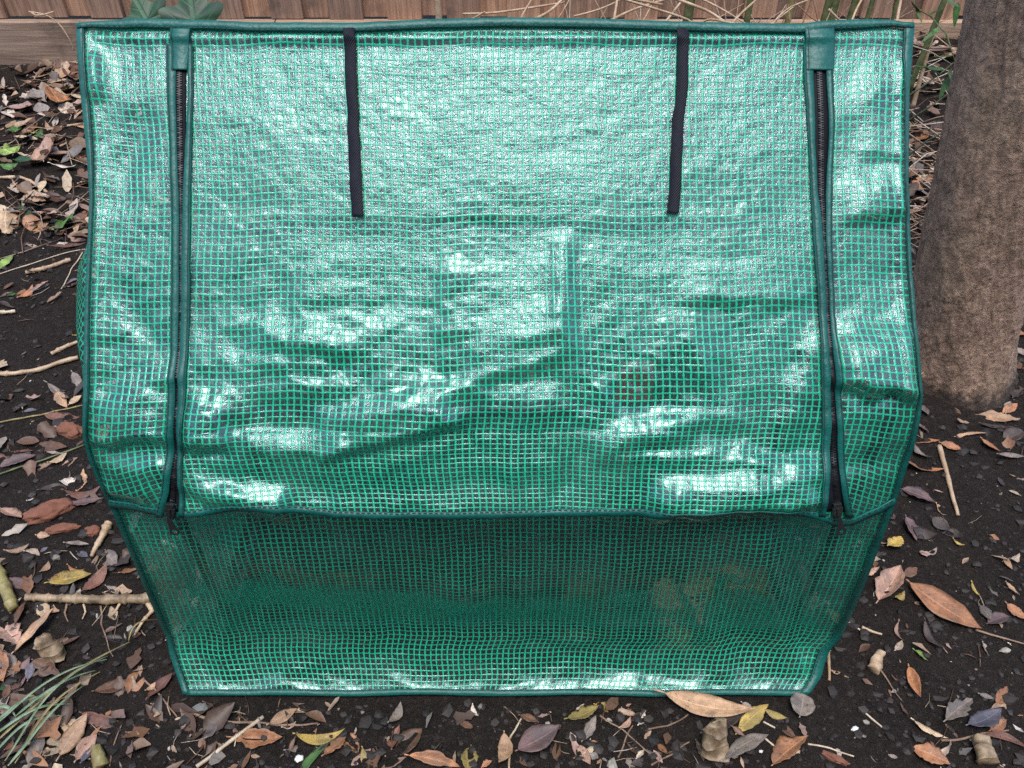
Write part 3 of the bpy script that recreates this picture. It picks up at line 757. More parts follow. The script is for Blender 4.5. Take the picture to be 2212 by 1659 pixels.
def place_leaf(tile, x1, y1, x2, y2, wr, col, st, label, group=None):
    a = at_z(*tp(tile, x1, y1)); b = at_z(*tp(tile, x2, y2)); c = (a + b) / 2
    d = b - a; L = max(.012, d.length); rnd = random.Random(int(x1 * 31 + y1 * 17 + x2 * 7 + ord(tile) * 101 + 5))
    V, F, UV = [], [], []; leaf_geo(L, L * wr, st, rnd, V, F, UV)
    zmid = .006
    Vw = settle(V, c, math.atan2(d.y, d.x), rnd.uniform(-.2, .2) * (.2 if 'p' in st else 1), rnd.uniform(-.45, .45) * (.25 if 'p' in st else 1) + (.35 if 't' in st else 0), rnd.uniform(-.004, .006) + (.009 if 'p' in st else 0) + (.022 if tile == 'A' and 'green' in col + 'yellow' * 0 and y1 < 1100 else 0))
    o0 = Vector((c.x, c.y, gh(c.x, c.y)))
    o = mesh_obj('ivy_leaf' if 'i' in st else 'fallen_leaf', [v - o0 for v in Vw], F, LM[col], None, UV); o.location = o0
    so = o.modifiers.new('thick', 'SOLIDIFY'); so.thickness = .0007
    tag(o, label, 'leaf', group or 'fallen leaves around the greenhouse')
LEAVES = '''G 10 40 148 105 .5 pink e|broad pinkish leaf at the picture's left side beside rust coloured bark
G 240 215 325 225 .5 tan e|small tan leaf just below the rust coloured bark heap
G 60 490 230 545 .35 purple e|slim mauve leaf pointing at the yellow mottled leaf from the left
G 330 525 600 470 .42 yellow kp|big curled yellow and cream mottled leaf above the knobbly rhizome
G 540 570 695 410 .38 red e|dull red leaf tucked under the right of the yellow mottled leaf
G 760 455 870 415 .5 orange e|orange brown leaf touching the greenhouse's left edge above the rhizome
G 560 480 622 388 .32 olive k|olive curl of leaf sticking up from the yellow mottled leaf
G 665 300 740 395 .65 grey e|round grey leaf beside the short bamboo piece at the greenhouse
G 680 530 750 590 .4 grey k|thin grey leaf between the red leaf and the rhizome
G 425 270 565 265 .35 grey e|pale grey leaf left of the short bamboo piece
G 50 330 200 285 .3 tan k|narrow tan leaf under the rust bark, near the left side
G 180 310 265 330 .4 pale e|small whitish leaf beside a blue scrap below the bark heap
G 255 665 320 715 .8 cream r|round cream leaf just under the rhizome's left end
G 100 950 370 700 .30 tan e|long tan leaf lying diagonally across the litter below the rhizome
G 0 760 140 900 .6 pink x|large torn pinkish leaf at the left side below the green bamboo
G 105 770 170 640 .4 brown e|brown leaf lying across the left end of the rhizome
G 0 940 45 1140 .5 orange e|orange tan leaf cut by the picture's left side, upper of the two big ones
G 30 960 100 1090 .5 grey e|grey leaf wedged behind the cut orange leaf on the left
G 60 1230 200 980 .42 purple e|large dark mauve leaf standing left of the dark bamboo stub
G 0 1180 145 1040 .36 dgreen e|dark green glossy leaf at the left side under the mauve leaf
G 240 1010 400 1090 .5 brown e|brown leaf lying right under the dark bamboo stub
G 130 1235 245 1230 .6 yellow e|bright yellow leaf beside the grey green blades at lower left
G 285 1260 520 1150 .6 pink x|wide pinkish leaf lying beneath the grass blades
G 605 1200 850 1110 .42 brown e|dark brown leaf with a long tip right of the grass blades
G 940 1240 1095 1090 .5 red e|reddish brown leaf leaning on the greenhouse's lower left corner
G 930 1190 990 1140 .5 tan k|small tan curl left of the greenhouse's lower left corner
G 955 1265 1030 1270 .4 pink e|small pink scrap of leaf below the greenhouse's lower left corner
G 515 1330 790 1390 .30 red x|ragged reddish leaf lying level below the dark brown leaf
G 380 1595 565 1340 .42 tan e|large tan leaf with its tip up, bottom left of the picture
G 390 1350 505 1450 .5 cream e|cream leaf crossing the grass blades at lower left
G 490 1625 615 1450 .5 pink e|brownish pink leaf overlapped by the large tan leaf
G 185 1655 290 1440 .42 grey e|long grey tan leaf upright at the bottom left
G 0 1600 210 1500 .28 brown e|dull brown leaf under the lower ends of the grass blades
G 45 1560 92 1495 .55 orange k|small orange leaf tip among the lowest grass blades
G 525 1645 600 1520 .4 blue e|blue grey leaf against the brownish pink leaf at the bottom
G 1470 1480 1780 1480 .40 orange c|cupped orange brown leaf like a little boat, below the greenhouse
G 1700 1395 1870 1290 .4 tan e|tan leaf with a brown tip below the greenhouse, right of a long grey stem
G 1780 1410 1865 1380 .5 pale k|pale curled scrap under that tan leaf below the greenhouse
G 1800 1545 2000 1520 .28 grey k|thin grey leaf right of the cupped orange brown leaf
G 1860 1500 2165 1440 .22 yellow k|long curling yellow green leaf below the greenhouse
G 2040 1590 2175 1470 .6 orange x|torn orange leaf under the curling yellow green leaf
G 1900 1670 2085 1480 .22 green b|green blade running off the bottom left of the torn orange leaf
G 270 440 320 380 .6 tan e|small tan leaf above the yellow mottled leaf
G 430 410 530 425 .28 orange k|small orange curl above the yellow mottled leaf
G 485 300 555 335 .5 blue e|bluish leaf below the short bamboo piece
G 265 315 303 285 .6 blue r|tiny dark blue leaf scrap below the bark heap
G 540 930 580 950 .6 blue e|tiny blue leaf scrap right of the dark bamboo stub
G 350 885 402 890 .7 tan r|small round tan leaf at the top of the dark bamboo stub
G 185 1120 235 1000 .4 blue e|bluish leaf left of the dark bamboo stub's foot
H 290 1390 365 1265 .42 grey e|grey green leaf standing on bare soil under the greenhouse's hem
H 800 1265 835 1330 .4 white e|whitish pointed scrap of leaf on black soil below the greenhouse
H 330 1575 490 1410 .62 brown e|large mottled brown leaf on black soil below the greenhouse
H 300 1560 345 1395 .42 red k|dark red leaf behind the large mottled brown leaf
H 230 1665 385 1590 .35 pink k|pinkish leaf running off the bottom under the mottled brown leaf
H 0 1440 85 1560 .7 orange x|orange leaf with a jagged edge right of the green blade
H 100 1548 185 1665 .35 olive k|yellow green leaf curving off the bottom of the picture
H 405 1600 730 1650 .26 orange x|long orange leaf with dark specks at the bottom, left of centre
H 790 1520 765 1680 .62 olive e|oval leaf mottled green and orange at the bottom, near the centre
H 860 1655 925 1620 .6 orange e|orange leaf scrap right of the mottled green and orange leaf
H 1020 1460 985 1665 .45 tan e|tan leaf standing on its stem at the bottom centre
H 1100 1345 1220 1385 .4 brown e|small reddish brown leaf attached to a pale stalk below the greenhouse
H 1090 1575 1350 1420 .52 purple p|big glossy purple brown leaf at the bottom, right of centre
H 1405 1365 1600 1290 .42 olive x|olive yellow torn leaf just below the greenhouse's hem
H 1495 1495 1580 1350 .45 grey e|grey leaf hanging below the olive yellow torn leaf
H 1580 1250 1660 1305 .55 yellow e|yellow scrap of leaf touching the greenhouse's bottom hem
H 1465 1520 1545 1655 .42 pink e|pink brown leaf pointing down at the bottom, right of the big purple one
H 1735 1420 1800 1350 .4 pink e|pinkish leaf beside a thin dark stem below the hem
H 1840 1400 1885 1310 .32 white k|white grey folded leaf below the hem, right of centre
H 1830 1605 1880 1550 .5 pale x|pale ragged scrap near thin twigs at the bottom
H 1960 1510 2025 1580 .5 orange e|small orange leaf among thin twigs at the bottom
H 2000 1235 2560 1345 .27 tan p|long orange tan leaf lying along the greenhouse's bottom hem
H 720 1360 805 1405 .4 brown r|oval brown seed like leaf on black soil under the hem
H 1900 1550 1945 1610 .4 blue e|bluish scrap among twigs at the bottom
H 1780 1290 1840 1310 .5 brown k|brown crumpled leaf close under the hem
I 1365 520 1825 805 .40 orange p|largest leaf in view, orange tan with dark blotches, on bare soil right of the greenhouse
I 1195 610 1320 420 .5 pink c|folded pink brown leaf beside the greenhouse's right edge
I 1295 605 1350 560 .6 olive e|small olive leaf next to the folded pink brown leaf
I 1170 590 1198 528 .5 white e|pale narrow leaf between the hem and the folded pink brown leaf
I 1145 230 1290 255 .42 pink e|pink tan leaf poking out from the greenhouse's right edge
I 1235 295 1330 220 .6 yellow e|dull yellow leaf overlapping the pink tan leaf at the right edge
I 1345 110 1425 245 .6 purple e|glossy mauve and red leaf in the dark leaf heap
I 1395 180 1540 230 .6 dark e|brownish black leaf in the middle of the dark leaf heap
I 1515 110 1625 185 .7 dark e|blackish grey leaf topmost in the dark leaf heap
I 1590 185 1715 220 .6 dark k|dark curled leaf at the right end of the dark leaf heap
I 1535 20 1645 75 .6 tan e|orange tan leaf above the dark leaf heap, left of the long stick
I 1240 50 1290 110 .6 purple k|mauve curl right under the right zip's lower end, outside the cover
I 1105 345 1195 350 .5 pale e|pale pinkish leaf half hidden by the greenhouse's right edge
I 1078 440 1185 415 .35 pink k|slim pinkish curl at the greenhouse's right edge, above the folded leaf
I 1465 335 1560 290 .28 grey k|thin grey crescent below the dark leaf heap
I 1345 455 1425 410 .6 brown e|brown leaf right of the folded pink brown leaf's tip
I 1650 235 1720 275 .4 yellow k|yellow streaked leaf right of the dark leaf heap
I 1770 500 1818 585 .35 yellow e|narrow yellow leaf right above the largest orange leaf
I 1960 345 2025 420 .35 tan e|small pointed tan leaf at the right side, high above the largest leaf
I 2010 365 2065 330 .5 pale k|pale leaf scrap behind the small pointed tan leaf
I 1820 640 1885 745 .5 grey e|mauve grey leaf at the stalk end of the largest orange leaf
I 1865 755 2005 715 .5 purple e|purple red leaf at the right of the largest leaf's stalk
I 1985 640 2110 745 .5 orange e|brown orange leaf cut by the picture's right side, level with the largest leaf
I 1980 510 2062 590 .35 tan k|tan leaf rolled along its length at the right side
I 1840 870 1905 965 .5 grey e|dusty grey leaf under the largest leaf's stalk
I 2005 880 2095 925 .4 white k|pale crumpled leaf near the right side, below the purple red leaf
I 1455 760 1575 940 .26 dark k|long blackish leaf twisted beneath the largest orange leaf
I 1408 925 1515 990 .55 lgreen e|pale green triangular leaf at the foot of the twisted blackish leaf
I 1290 750 1335 865 .22 pink k|thin pink brown leaf on bare soil, left of the twisted blackish leaf
I 1295 920 1335 865 .5 pale e|small pale leaf at the lower tip of the thin pink brown leaf
I 1375 1030 1440 1240 .30 orange c|bright orange sliver of leaf standing on bare soil
I 885 1050 950 1062 .5 tan k|small tan scrap close to the greenhouse's lower right corner
I 1585 1385 1770 1230 .42 grey c|slate grey crescent leaf in the cluster at lower right
I 1815 1200 1905 1235 .4 grey e|grey tan leaf above the lower right cluster
I 1930 1255 2000 1145 .5 orange e|orange tan leaf topping the lower right cluster
I 1740 1425 1955 1310 .45 blue e|big blue grey leaf in the cluster at lower right
I 1890 1340 1985 1240 .5 tan e|tan brown leaf over the big blue grey leaf
I 1395 1380 1625 1480 .32 cream e|cream yellow leaf left in the lower right cluster
I 1890 1430 1985 1370 .5 orange e|dull orange leaf under the big blue grey leaf
I 1975 1320 2105 1445 .30 white e|whitish leaf at the right end of the lower right cluster
I 1955 1440 2055 1500 .4 brown k|brown leaf right below the dull orange one in the cluster
I 1390 1540 1620 1660 .62 orange t|glossy rust orange leaf at the bottom, right part of the picture
I 1625 1500 1705 1600 .42 grey e|dusty grey leaf right of the glossy rust orange leaf
I 1845 1450 2110 1530 .20 red k|slender red and cream rolled leaf at the bottom right
I 1520 1595 1625 1550 .4 pale k|pale leaf bent over the glossy rust orange leaf
I 1930 1600 2015 1665 .5 tan e|tan leaf in the bottom right corner
I 690 1348 712 1208 .95 grey rp|round grey pink leaf with clear veins under the greenhouse's lower right corner
I 210 1625 495 1440 .30 grey e|long grey tan leaf right of the pale ringed stub
I 300 1435 485 1275 .36 yellow e|yellow tan leaf below the hem, above the long grey tan leaf
I 468 1305 605 1372 .35 olive e|olive tan leaf pointing right below the hem
I 570 1380 675 1480 .42 brown e|grey brown leaf between the olive tan leaf and the torn orange one
I 520 1645 735 1475 .48 orange x|orange leaf with deep bites, left of the broken red wood
I 185 1440 335 1330 .34 dark e|dark brown leaf behind the pale ringed stub
I 250 1350 302 1298 .5 tan e|small tan leaf at the tip of the long orange tan leaf
I 195 1370 255 1355 .5 red k|red brown scrap under the long orange tan leaf
I 1140 1570 1180 1632 .5 grey e|little grey leaf alone on bare soil at the bottom right
I 1250 1585 1300 1602 .5 grey r|round grey leaf like a pebble right of the little grey leaf
I 330 1250 405 1305 .6 grey x|pale grey pink ragged leaf touching the bottom hem
I 40 1500 92 1625 .45 dark e|charcoal leaf left of the pale ringed stub
F 1318 1355 1582 1385 .36 orange e|wet orange brown leaf by the greenhouse's right edge under the tree
F 1395 1195 1562 1190 .34 orange e|orange tan leaf above the wet orange brown one
F 1560 1215 1705 1255 .45 orange x|tattered orange leaf right of the orange tan leaf by the tree
F 1805 1010 2062 1065 .32 tan e|long tan leaf at the foot of the tree trunk
F 1960 1000 2052 950 .42 orange e|orange tan leaf leaning on the trunk's right foot
F 1825 1180 1935 1262 .55 orange e|dark orange leaf below the long tan leaf near the trunk
F 1975 1180 2085 1135 .7 dark r|round blackish leaf right of the trunk's foot
F 1665 1150 1855 1142 .15 tan b|narrow straw coloured leaf in front of the trunk
F 1915 1300 2100 1290 .24 grey e|grey tan leaf at the picture's right side below the tree
F 1390 1240 1495 1315 .6 grey e|grey brown crumpled leaf left of the tattered orange leaf
F 1315 1500 1525 1590 .5 purple e|wide mauve grey leaf beside the greenhouse above the dark leaf heap
F 2045 600 2100 645 .7 grey e|grey leaf right of the trunk at the picture's side
F 2060 525 2100 505 .7 orange e|orange leaf scrap right of the trunk, highest one there
F 2030 905 2092 855 .6 dark e|blackish leaf beside the trunk's right foot
F 2040 745 2095 795 .6 dgreen e|dark green leaf right of the trunk
F 1415 1080 1485 1150 .6 purple e|mauve leaf between the greenhouse's right corner and the trunk
F 1820 1085 2005 1122 .28 dark k|dark rolled leaf under the long tan leaf at the trunk
F 1440 960 1490 1040 .5 grey e|grey leaf at the greenhouse's right corner beside the trunk
C 1480 745 1540 718 .6 pink e|pink leaf between the greenhouse and the trunk at half height
C 1375 1000 1525 985 .3 pale e|long pale leaf between the greenhouse and the trunk
C 1380 1190 1505 1140 .45 orange e|light orange leaf left of the trunk, below the long pale leaf
C 1405 1290 1475 1340 .5 pink k|curled pinkish leaf low between greenhouse and trunk
C 1395 470 1455 415 .5 tan e|tan leaf under the bamboo spray right of the greenhouse
C 1420 900 1490 850 .5 orange e|small orange leaf among straw left of the trunk
C 1500 860 1560 780 .4 dark e|dark leaf in the straw left of the trunk
C 1385 640 1440 680 .5 dark k|blackish leaf touching the greenhouse's right edge near the top
A 55 1360 50 1490 .72 cream e|big cream leaf standing at the left side, below the green cuttings
D 0 110 88 25 .42 lgreen e|fresh light green leaf at the left side of the picture
A 195 605 262 650 .6 orange e|orange leaf in the upper left litter
A 325 610 385 690 .6 orange k|tan orange curled leaf right of the orange one at upper left
A 255 690 335 720 .4 brown e|brown leaf under the tan orange curl at upper left
A 375 665 485 725 .4 pale e|pale pinkish leaf at upper left near the greenhouse edge
A 300 1062 335 938 .7 pink e|upright pinkish leaf right of the green cuttings
A 338 1080 492 1082 .5 white x|crumpled white grey leaf at left below the upright pinkish leaf
A 478 1018 575 1032 .5 orange e|pink orange leaf touching the greenhouse's left edge
A 285 1130 345 1150 .7 tan r|small round tan leaf below the crumpled white grey leaf
A 75 1170 255 1190 .3 pink k|pinkish white rolled leaf left of the bent stem
A 480 1185 555 1150 .5 orange e|orange brown leaf at the greenhouse's left edge, lower than the pink orange one
A 205 1252 385 1235 .17 white b|thin whitish blade of dry leaf left of the greenhouse
A 310 1475 475 1385 .8 green i|large green ivy leaf on the soil left of the greenhouse
A 165 1465 255 1398 .35 green e|green narrow leaf left of the large ivy leaf
A 138 1310 178 1442 .34 dgreen e|dark green leaf upright left of the green narrow leaf
A 40 697 95 752 .45 white e|white dry leaf at upper left near the side
A 428 1490 555 1525 .45 pink e|pinkish leaf beneath the large ivy leaf
A 325 1585 548 1540 .24 red e|long red brown leaf left of the greenhouse at mid height
A 275 1512 405 1508 .3 purple k|pale lavender leaf below the large ivy leaf
A 468 1360 552 1425 .6 brown e|dark brown leaf between the ivy leaf and the greenhouse
A 205 500 315 458 .16 tan b|thin tan blade in the upper left litter below the fence
A 165 412 285 403 .22 tan b|tan blade lying along the fence's foot
A 428 430 485 505 .5 red e|reddish leaf close to the greenhouse's top left corner
A 288 800 372 830 .35 tan k|tan stalk like rolled leaf at upper left
A 455 790 562 812 .35 tan e|tan leaf touching the greenhouse's left edge, upper part
A 0 965 112 1020 .7 lgreen i|pale green ivy leaf lowest in the green cuttings
A 68 870 152 835 .7 green i|green ivy leaf at the top of the green cuttings
A 160 875 262 825 .7 yellow i|yellowing ivy leaf in the green cuttings
A 228 900 315 895 .7 green i|bright green ivy leaf at the right of the green cuttings
A 20 1080 132 1070 .5 green e|drooping green leaf below the green cuttings
A 108 1045 225 1065 .35 dgreen e|dark green leaf right under the green cuttings
D 128 295 215 220 .45 orange k|orange brown curl on bare soil left of the greenhouse
D 235 245 305 185 .6 pink x|crinkled pink tan leaf left of the greenhouse
D 42 275 132 252 .42 green e|green leaf on bare soil near the left side
D 428 205 508 165 .5 blue e|slate blue leaf near the greenhouse's left edge
D 455 522 505 515 .5 yellow e|small yellow leaf on bare soil left of the greenhouse
D 0 272 72 240 .5 purple e|mauve brown leaf at the left side next to the green leaf
D 308 850 445 970 .22 grey k|long grey twisted leaf left of the greenhouse's corner
D 368 900 425 985 .42 tan e|tan leaf under the long grey twisted leaf
D 438 965 518 915 .5 cream e|cream leaf tucked against the greenhouse's left corner
D 148 1002 232 985 .35 blue e|violet blue leaf left of a yellow stem
D 285 1045 500 1030 .38 red e|dark red curled leaf under the yellow stem
D 188 1092 242 1045 .5 tan e|tan leaf scrap at the left of the dark red curled leaf
D 52 1198 112 1262 .35 red k|orange red folded leaf at the left side
D 100 1255 212 1240 .32 red e|reddish leaf right of the orange red folded leaf
D 168 1210 435 1230 .28 brown e|long brown leaf below the orange bark lump
D 0 1270 62 1305 .6 red e|dark red brown leaf cut by the picture's left side
D 198 1352 322 1320 .45 tan e|tan leaf under the green stem left of the greenhouse
D 308 1335 425 1270 .5 cream e|cream white leaf under the green stem near the greenhouse
D 378 1355 492 1280 .4 pink e|pinkish tan leaf by the greenhouse under the green stem
D 0 1355 232 1275 .34 purple e|large dark violet leaf beneath the green stem at the left
D 388 1460 482 1430 .7 white x|chalky white leaf left of the greenhouse's lower bend
D 482 1505 530 1368 .35 tan e|narrow tan leaf sticking up behind the chalky white leaf
D 268 1495 432 1480 .3 dark e|dark leaf left of the chalky white leaf
D 418 1545 645 1490 .30 red k|long red brown leaf running under the greenhouse's left edge
D 438 1595 655 1560 .32 purple e|dark violet leaf beneath the long red brown one
D 178 1572 222 1555 .7 white x|white scrap of leaf above the rust bark
D 458 768 505 850 .42 grey e|lilac grey leaf at the greenhouse's left corner'''
for ln in LEAVES.split('\n'):
    a, lab = ln.split('|'); t = a.split()
    place_leaf(t[0], *[float(q) for q in t[1:6]], t[6], t[7], lab)

# ---------------------------------------------------------------- sticks, stems, blades, bark, stubs
def gpath(pts, tile, lift=.004, wig=.0, n=14, heights=None):
    w_ = [at_z(*tp(tile, x, y)) for x, y in pts]; out = []
    for i in range(n + 1):
        q = i / n * (len(w_) - 1); k = min(int(q), len(w_) - 2); p = w_[k].lerp(w_[k + 1], q - k)
        h = 0
        if heights: 
            qh = i / n * (len(heights) - 1); kh = min(int(qh), len(heights) - 2); h = heights[kh] + (heights[kh + 1] - heights[kh]) * (qh - kh)
        p.x += wig * N(p.x * 30, p.y * 30, 1); p.y += wig * N(p.x * 30, p.y * 30, 4)
        p.z = gh(p.x, p.y) + lift + h; out.append(p)
    return out
def stick(name, label, cat, tile, pts, r0, r1, mat, nodes=0, wig=.003, heights=None, group=None, n=24):
    n = 10 * nodes + 20 if nodes else n
    P_ = gpath(pts, tile, max(r0, r1) * .8 + .001, wig, n, heights); rr = []
    for i in range(len(P_)):
        t = i / (len(P_) - 1); r = r0 + (r1 - r0) * t
        if nodes:
            f = abs((t * nodes + .3) % 1 - .5) * 2; r *= 1 + .30 * max(0, (f - .72) / .28) - .10 * max(0, .5 - f)
        rr.append(r * (1 + .2 * N(t * 8, P_[0].x * 9) + .12 * N(t * 40, P_[0].x * 9)))
    o0 = P_[0].copy(); V, F = tube_geo([p - o0 for p in P_], rr, 7)
    o = mesh_obj(name, V, F, M[mat]); o.location = o0; tag(o, label, cat, group); return o
SG = 'sticks and stems on the soil'
STK = '''dry_stick|tan woody stick lying steeply on the soil right of the greenhouse|F|1555 1235,1605 1430,1672 1665|.005|.0035|cane_dry|0
bamboo_piece|short jointed bamboo piece beside the greenhouse's left edge|G|585 345,640 240,700 145|.0035|.008|cane_dry|2
rhizome|knobbly segmented bamboo rhizome lying left of the greenhouse|G|180 615,400 618,650 625,950 610|.0065|.0095|stub|8
root_shoot|thin orange rootlet under the middle of the rhizome|G|530 640,545 690,525 735|.0022|.001|rhizome|0
root_shoot|wiry brown rootlet hanging from the rhizome's centre right|G|640 650,635 760,715 970|.002|.001|twig|0
root_shoot|short rootlet under the rhizome's left part|G|430 640,415 700,440 750|.0022|.001|twig|0
root_shoot|bristly orange rootlet below the right half of the rhizome|G|760 630,720 690,690 720|.003|.0012|rhizome|0
rhizome_branch|forked tan branch hanging below the rhizome's right end|G|930 630,965 680,900 750,855 840|.005|.002|rhizome|3
bamboo_culm_piece|thick green yellow bamboo piece at the picture's left side|G|-10 420,40 540,110 690|.012|.009|cane_mott|3
dry_stick|long grey split stem lying diagonally below the greenhouse|G|1240 1659,1450 1510,1660 1350|.003|.003|straw|0
dry_stick|thin dark stem curving along the soil below the lower left corner|G|1190 1320,1380 1380,1700 1390,2000 1385|.0025|.0015|twig|0
green_stem|thin green stem reaching the greenhouse's left edge from the side|D|-10 1410,200 1320,530 1215|.0022|.0018|cane_green|3
yellow_stem|thin yellow stem just above the dark red curled leaf|D|-10 1078,250 1025,515 965|.0022|.0015|cane_mott|4
dry_stick|pale jointed stem left of the greenhouse at mid height|D|-10 770,100 765,240 735,490 670|.006|.005|cane_dry|4
dry_stick|peeling jointed stick close to the greenhouse's left edge|D|320 640,420 590,520 555|.005|.004|cane_dry|3
dry_stick|short pale stick end at the picture's left side|D|-10 385,40 388,100 378|.005|.004|straw|2
dry_stick|flaking pale stick in the upper left litter|D|165 135,300 105,450 70|.006|.005|rhizome|4
dry_stick|long thin straw crossing above the flaking pale stick|D|-10 145,250 60,540 0|.0016|.0014|straw|0
dry_stick|thin straw leaning down from the greenhouse's left edge|D|385 235,450 120,540 0|.0015|.0015|straw|0
bent_stem|tan stem bent like a hook in the left litter|A|-10 1120,120 1115,230 1170,300 1215|.005|.004|cane_dry|3
dry_stick|thin fallen stem near the ivy leaf left of the greenhouse|A|90 1320,280 1335,480 1365|.002|.0015|straw|0
dry_stick|pale stick along the fence foot litter|A|300 830,420 800,560 770|.004|.003|cane_dry|2
pale_stalk|pale stalk holding the small reddish brown leaf|H|1025 1495,1070 1430,1108 1355|.0016|.0014|straw|0
dry_stick|thin pale stem upright below the tan standing leaf|H|1035 1490,1035 1600,1030 1670|.002|.0016|cane_dry|0
dry_twig|thin forked dark twig among the roots below the hem|H|1920 1650,2050 1580,2165 1500|.0018|.0012|twig|0
dry_twig|dark twig running down from the hem right of centre|H|1600 1330,1750 1430,1960 1600|.0016|.001|twig|0
dry_twig|straight dark twig pointing up at the bottom right of centre|H|1720 1600,1760 1500,1810 1400|.0016|.0012|twig|0
dry_twig|brown root like twig in the tangle under the hem|H|1900 1420,2020 1400,2165 1330|.0018|.0012|twig|0
dry_twig|long bare twig below the lower left corner of the greenhouse|G|690 1659,720 1520,770 1400|.0014|.001|twig|0
dry_twig|bare bent twig under the greenhouse's lower left corner|G|910 1110,1000 1190,1060 1290,1120 1350|.0018|.0012|twig|0
dry_stick|straight straw on bare soil left of the white chip|I|1070 1290,1140 1355,1215 1420|.0018|.0014|straw|0
dry_stick|pale straw near the greenhouse's lower right corner|I|1000 740,1060 775,1125 815|.0018|.0015|straw|0
dry_stick|short thick straw right of the pale straw by the corner|I|1085 768,1150 800,1210 818|.0026|.002|cane_dry|0
dry_stick|upright stem against the greenhouse's lower right side|I|878 870,876 980,876 1110|.0026|.0024|cane_dry|0
dry_stick|white straw left of the broken red wood|I|740 1515,880 1545,1035 1592|.0016|.0012|straw|0
dry_stick|pale straw running right from the pale ringed stub's leaf|I|470 1475,530 1525,590 1575|.0016|.0013|straw|0
dry_stick|short pale straw above the grey brown leaf|I|465 1375,500 1392,540 1412|.0016|.0014|straw|0
dry_twig|long stalk trailing off the largest orange leaf|I|1800 790,1950 845,2105 890|.0022|.0014|twig|0
dry_twig|long twig under the lower right leaf cluster|I|1580 1500,1760 1470,2000 1420|.0022|.0014|twig|0
dry_twig|thin dark twig on bare soil above the bottom right corner|I|1200 1040,1260 1130,1335 1240|.0014|.001|twig|0'''
for ln in STK.split('\n'):
    nm, lab, tile, pts, r0, r1, mat, nodes = ln.split('|')
    stick(nm, lab, 'stem' if 'stem' in nm or 'stalk' in nm else ('bamboo' if 'bamboo' in nm else ('root' if 'root' in nm else ('rhizome' if 'rhizome' in nm else 'stick'))), tile,
        [tuple(map(float, q.split())) for q in pts.split(',')], float(r0), float(r1), mat, int(nodes), .004 if mat == 'twig' else .002, None, SG)
# tuft of grey green blades
tuft = empty('grass_tuft', at_z(*tp('G', 60, 1560)), 'sheaf of long grey green grass blades reaching up to the greenhouse from lower left', 'grass tuft')
for x1, y1, x2, y2, r, mt, bow in ((-20,1400,690,1010,.0022,'grass',.02), (-20,1500,830,900,.0030,'cane_mott',.012), (60,1659,560,1180,.0028,'grass',.02), (-20,1300,110,1365,.004,'grass',.01),
        (-20,1455,480,1290,.003,'grass',.015), (100,1640,640,1080,.0025,'cane_mott',.02), (-20,1560,420,1360,.0028,'grass',.02), (30,1620,700,990,.002,'grass',.03), (830,900,1000,735,.0016,'cane_mott',.02), (-20,1380,330,1240,.003,'grass',.01), (110,1360,620,1090,.0026,'grass',.025)):
    a, b = at_z(*tp('G', x1, y1)), at_z(*tp('G', x2, y2)); V, F = [], []; n = 20; d = (b - a).normalized(); sd = Vector((-d.y, d.x, 0))
    for i in range(n + 1):
        t = i / n; p = a.lerp(b, t); p.z = gh(p.x, p.y) + .010 + bow * math.sin(math.pi * t); p += sd * (.006 * math.sin(t * 4 + x1))
        wd = r * (1 - .8 * t ** 3) * (.4 + .6 * min(1, t * 8))
        for q, z in ((-1, .0012), (0, 0), (1, .0012), (0, -.0006)): V.append(p + sd * (q * wd) + Vector((0, 0, z)))
    for i in range(n):
        for k in range(4): F.append((i * 4 + k, i * 4 + (k + 1) % 4, (i + 1) * 4 + (k + 1) % 4, (i + 1) * 4 + k))
    mesh_obj('blade', V, F, M[mt], tuft)
# lumps of bark and stones
def lump(name, label, cat, tile, x1, y1, x2, y2, wr, hr, mat, seed):
    a, b = at_z(*tp(tile, x1, y1)), at_z(*tp(tile, x2, y2)); c = (a + b) / 2; d = b - a; L = d.length / 2; yaw = math.atan2(d.y, d.x)
    bm = bmesh.new(); bmesh.ops.create_icosphere(bm, subdivisions=4, radius=1)
    for v in bm.verts:
        k = 1 + .30 * noise.noise(v.co * 1.6 + Vector((seed, 0, 0))) + .16 * noise.noise(v.co * 4.5 + Vector((0, seed, 0))) + .07 * noise.noise(v.co * 11)
        v.co = Vector((v.co.x * k * L, v.co.y * k * L * wr, max(v.co.z, -.5) * k * L * hr))
    bm.transform(Matrix.Rotation(yaw, 4, 'Z')); me = bpy.data.meshes.new(name); bm.to_mesh(me); bm.free()
    me.polygons.foreach_set('use_smooth', [True] * len(me.polygons)); me.materials.append(M[mat])
    o = bpy.data.objects.new(name, me); C.objects.link(o); o.location = (c.x, c.y, gh(c.x, c.y) + L * hr * .3); tag(o, label, cat)
lump('bark_chunk', 'largest rust red chunk of decayed bark left of the greenhouse', 'bark', 'G', 150, 120, 460, 10, .45, .35, 'rust', 1)
lump('bark_chunk', 'flat rust red bark flake just under the largest bark chunk', 'bark', 'G', 290, 185, 500, 150, .35, .25, 'rust', 2)
lump('bark_chunk', 'squarish rust bark block beside the short bamboo piece', 'bark', 'G', 530, 190, 640, 170, .75, .4, 'rust', 3)
lump('bark_chunk', 'small rust bark crumb above the yellow mottled leaf', 'bark', 'G', 320, 485, 450, 455, .5, .35, 'rust', 4)
lump('bark_chunk', 'orange brown bark lump under the greenhouse left corner', 'bark', 'D', 365, 1110, 525, 1145, .55, .5, 'rust', 5)
lump('wood_piece', 'broken red brown wood splinter at the bottom near the bitten orange leaf', 'wood', 'I', 820, 1560, 1000, 1640, .28, .3, 'rust', 6)
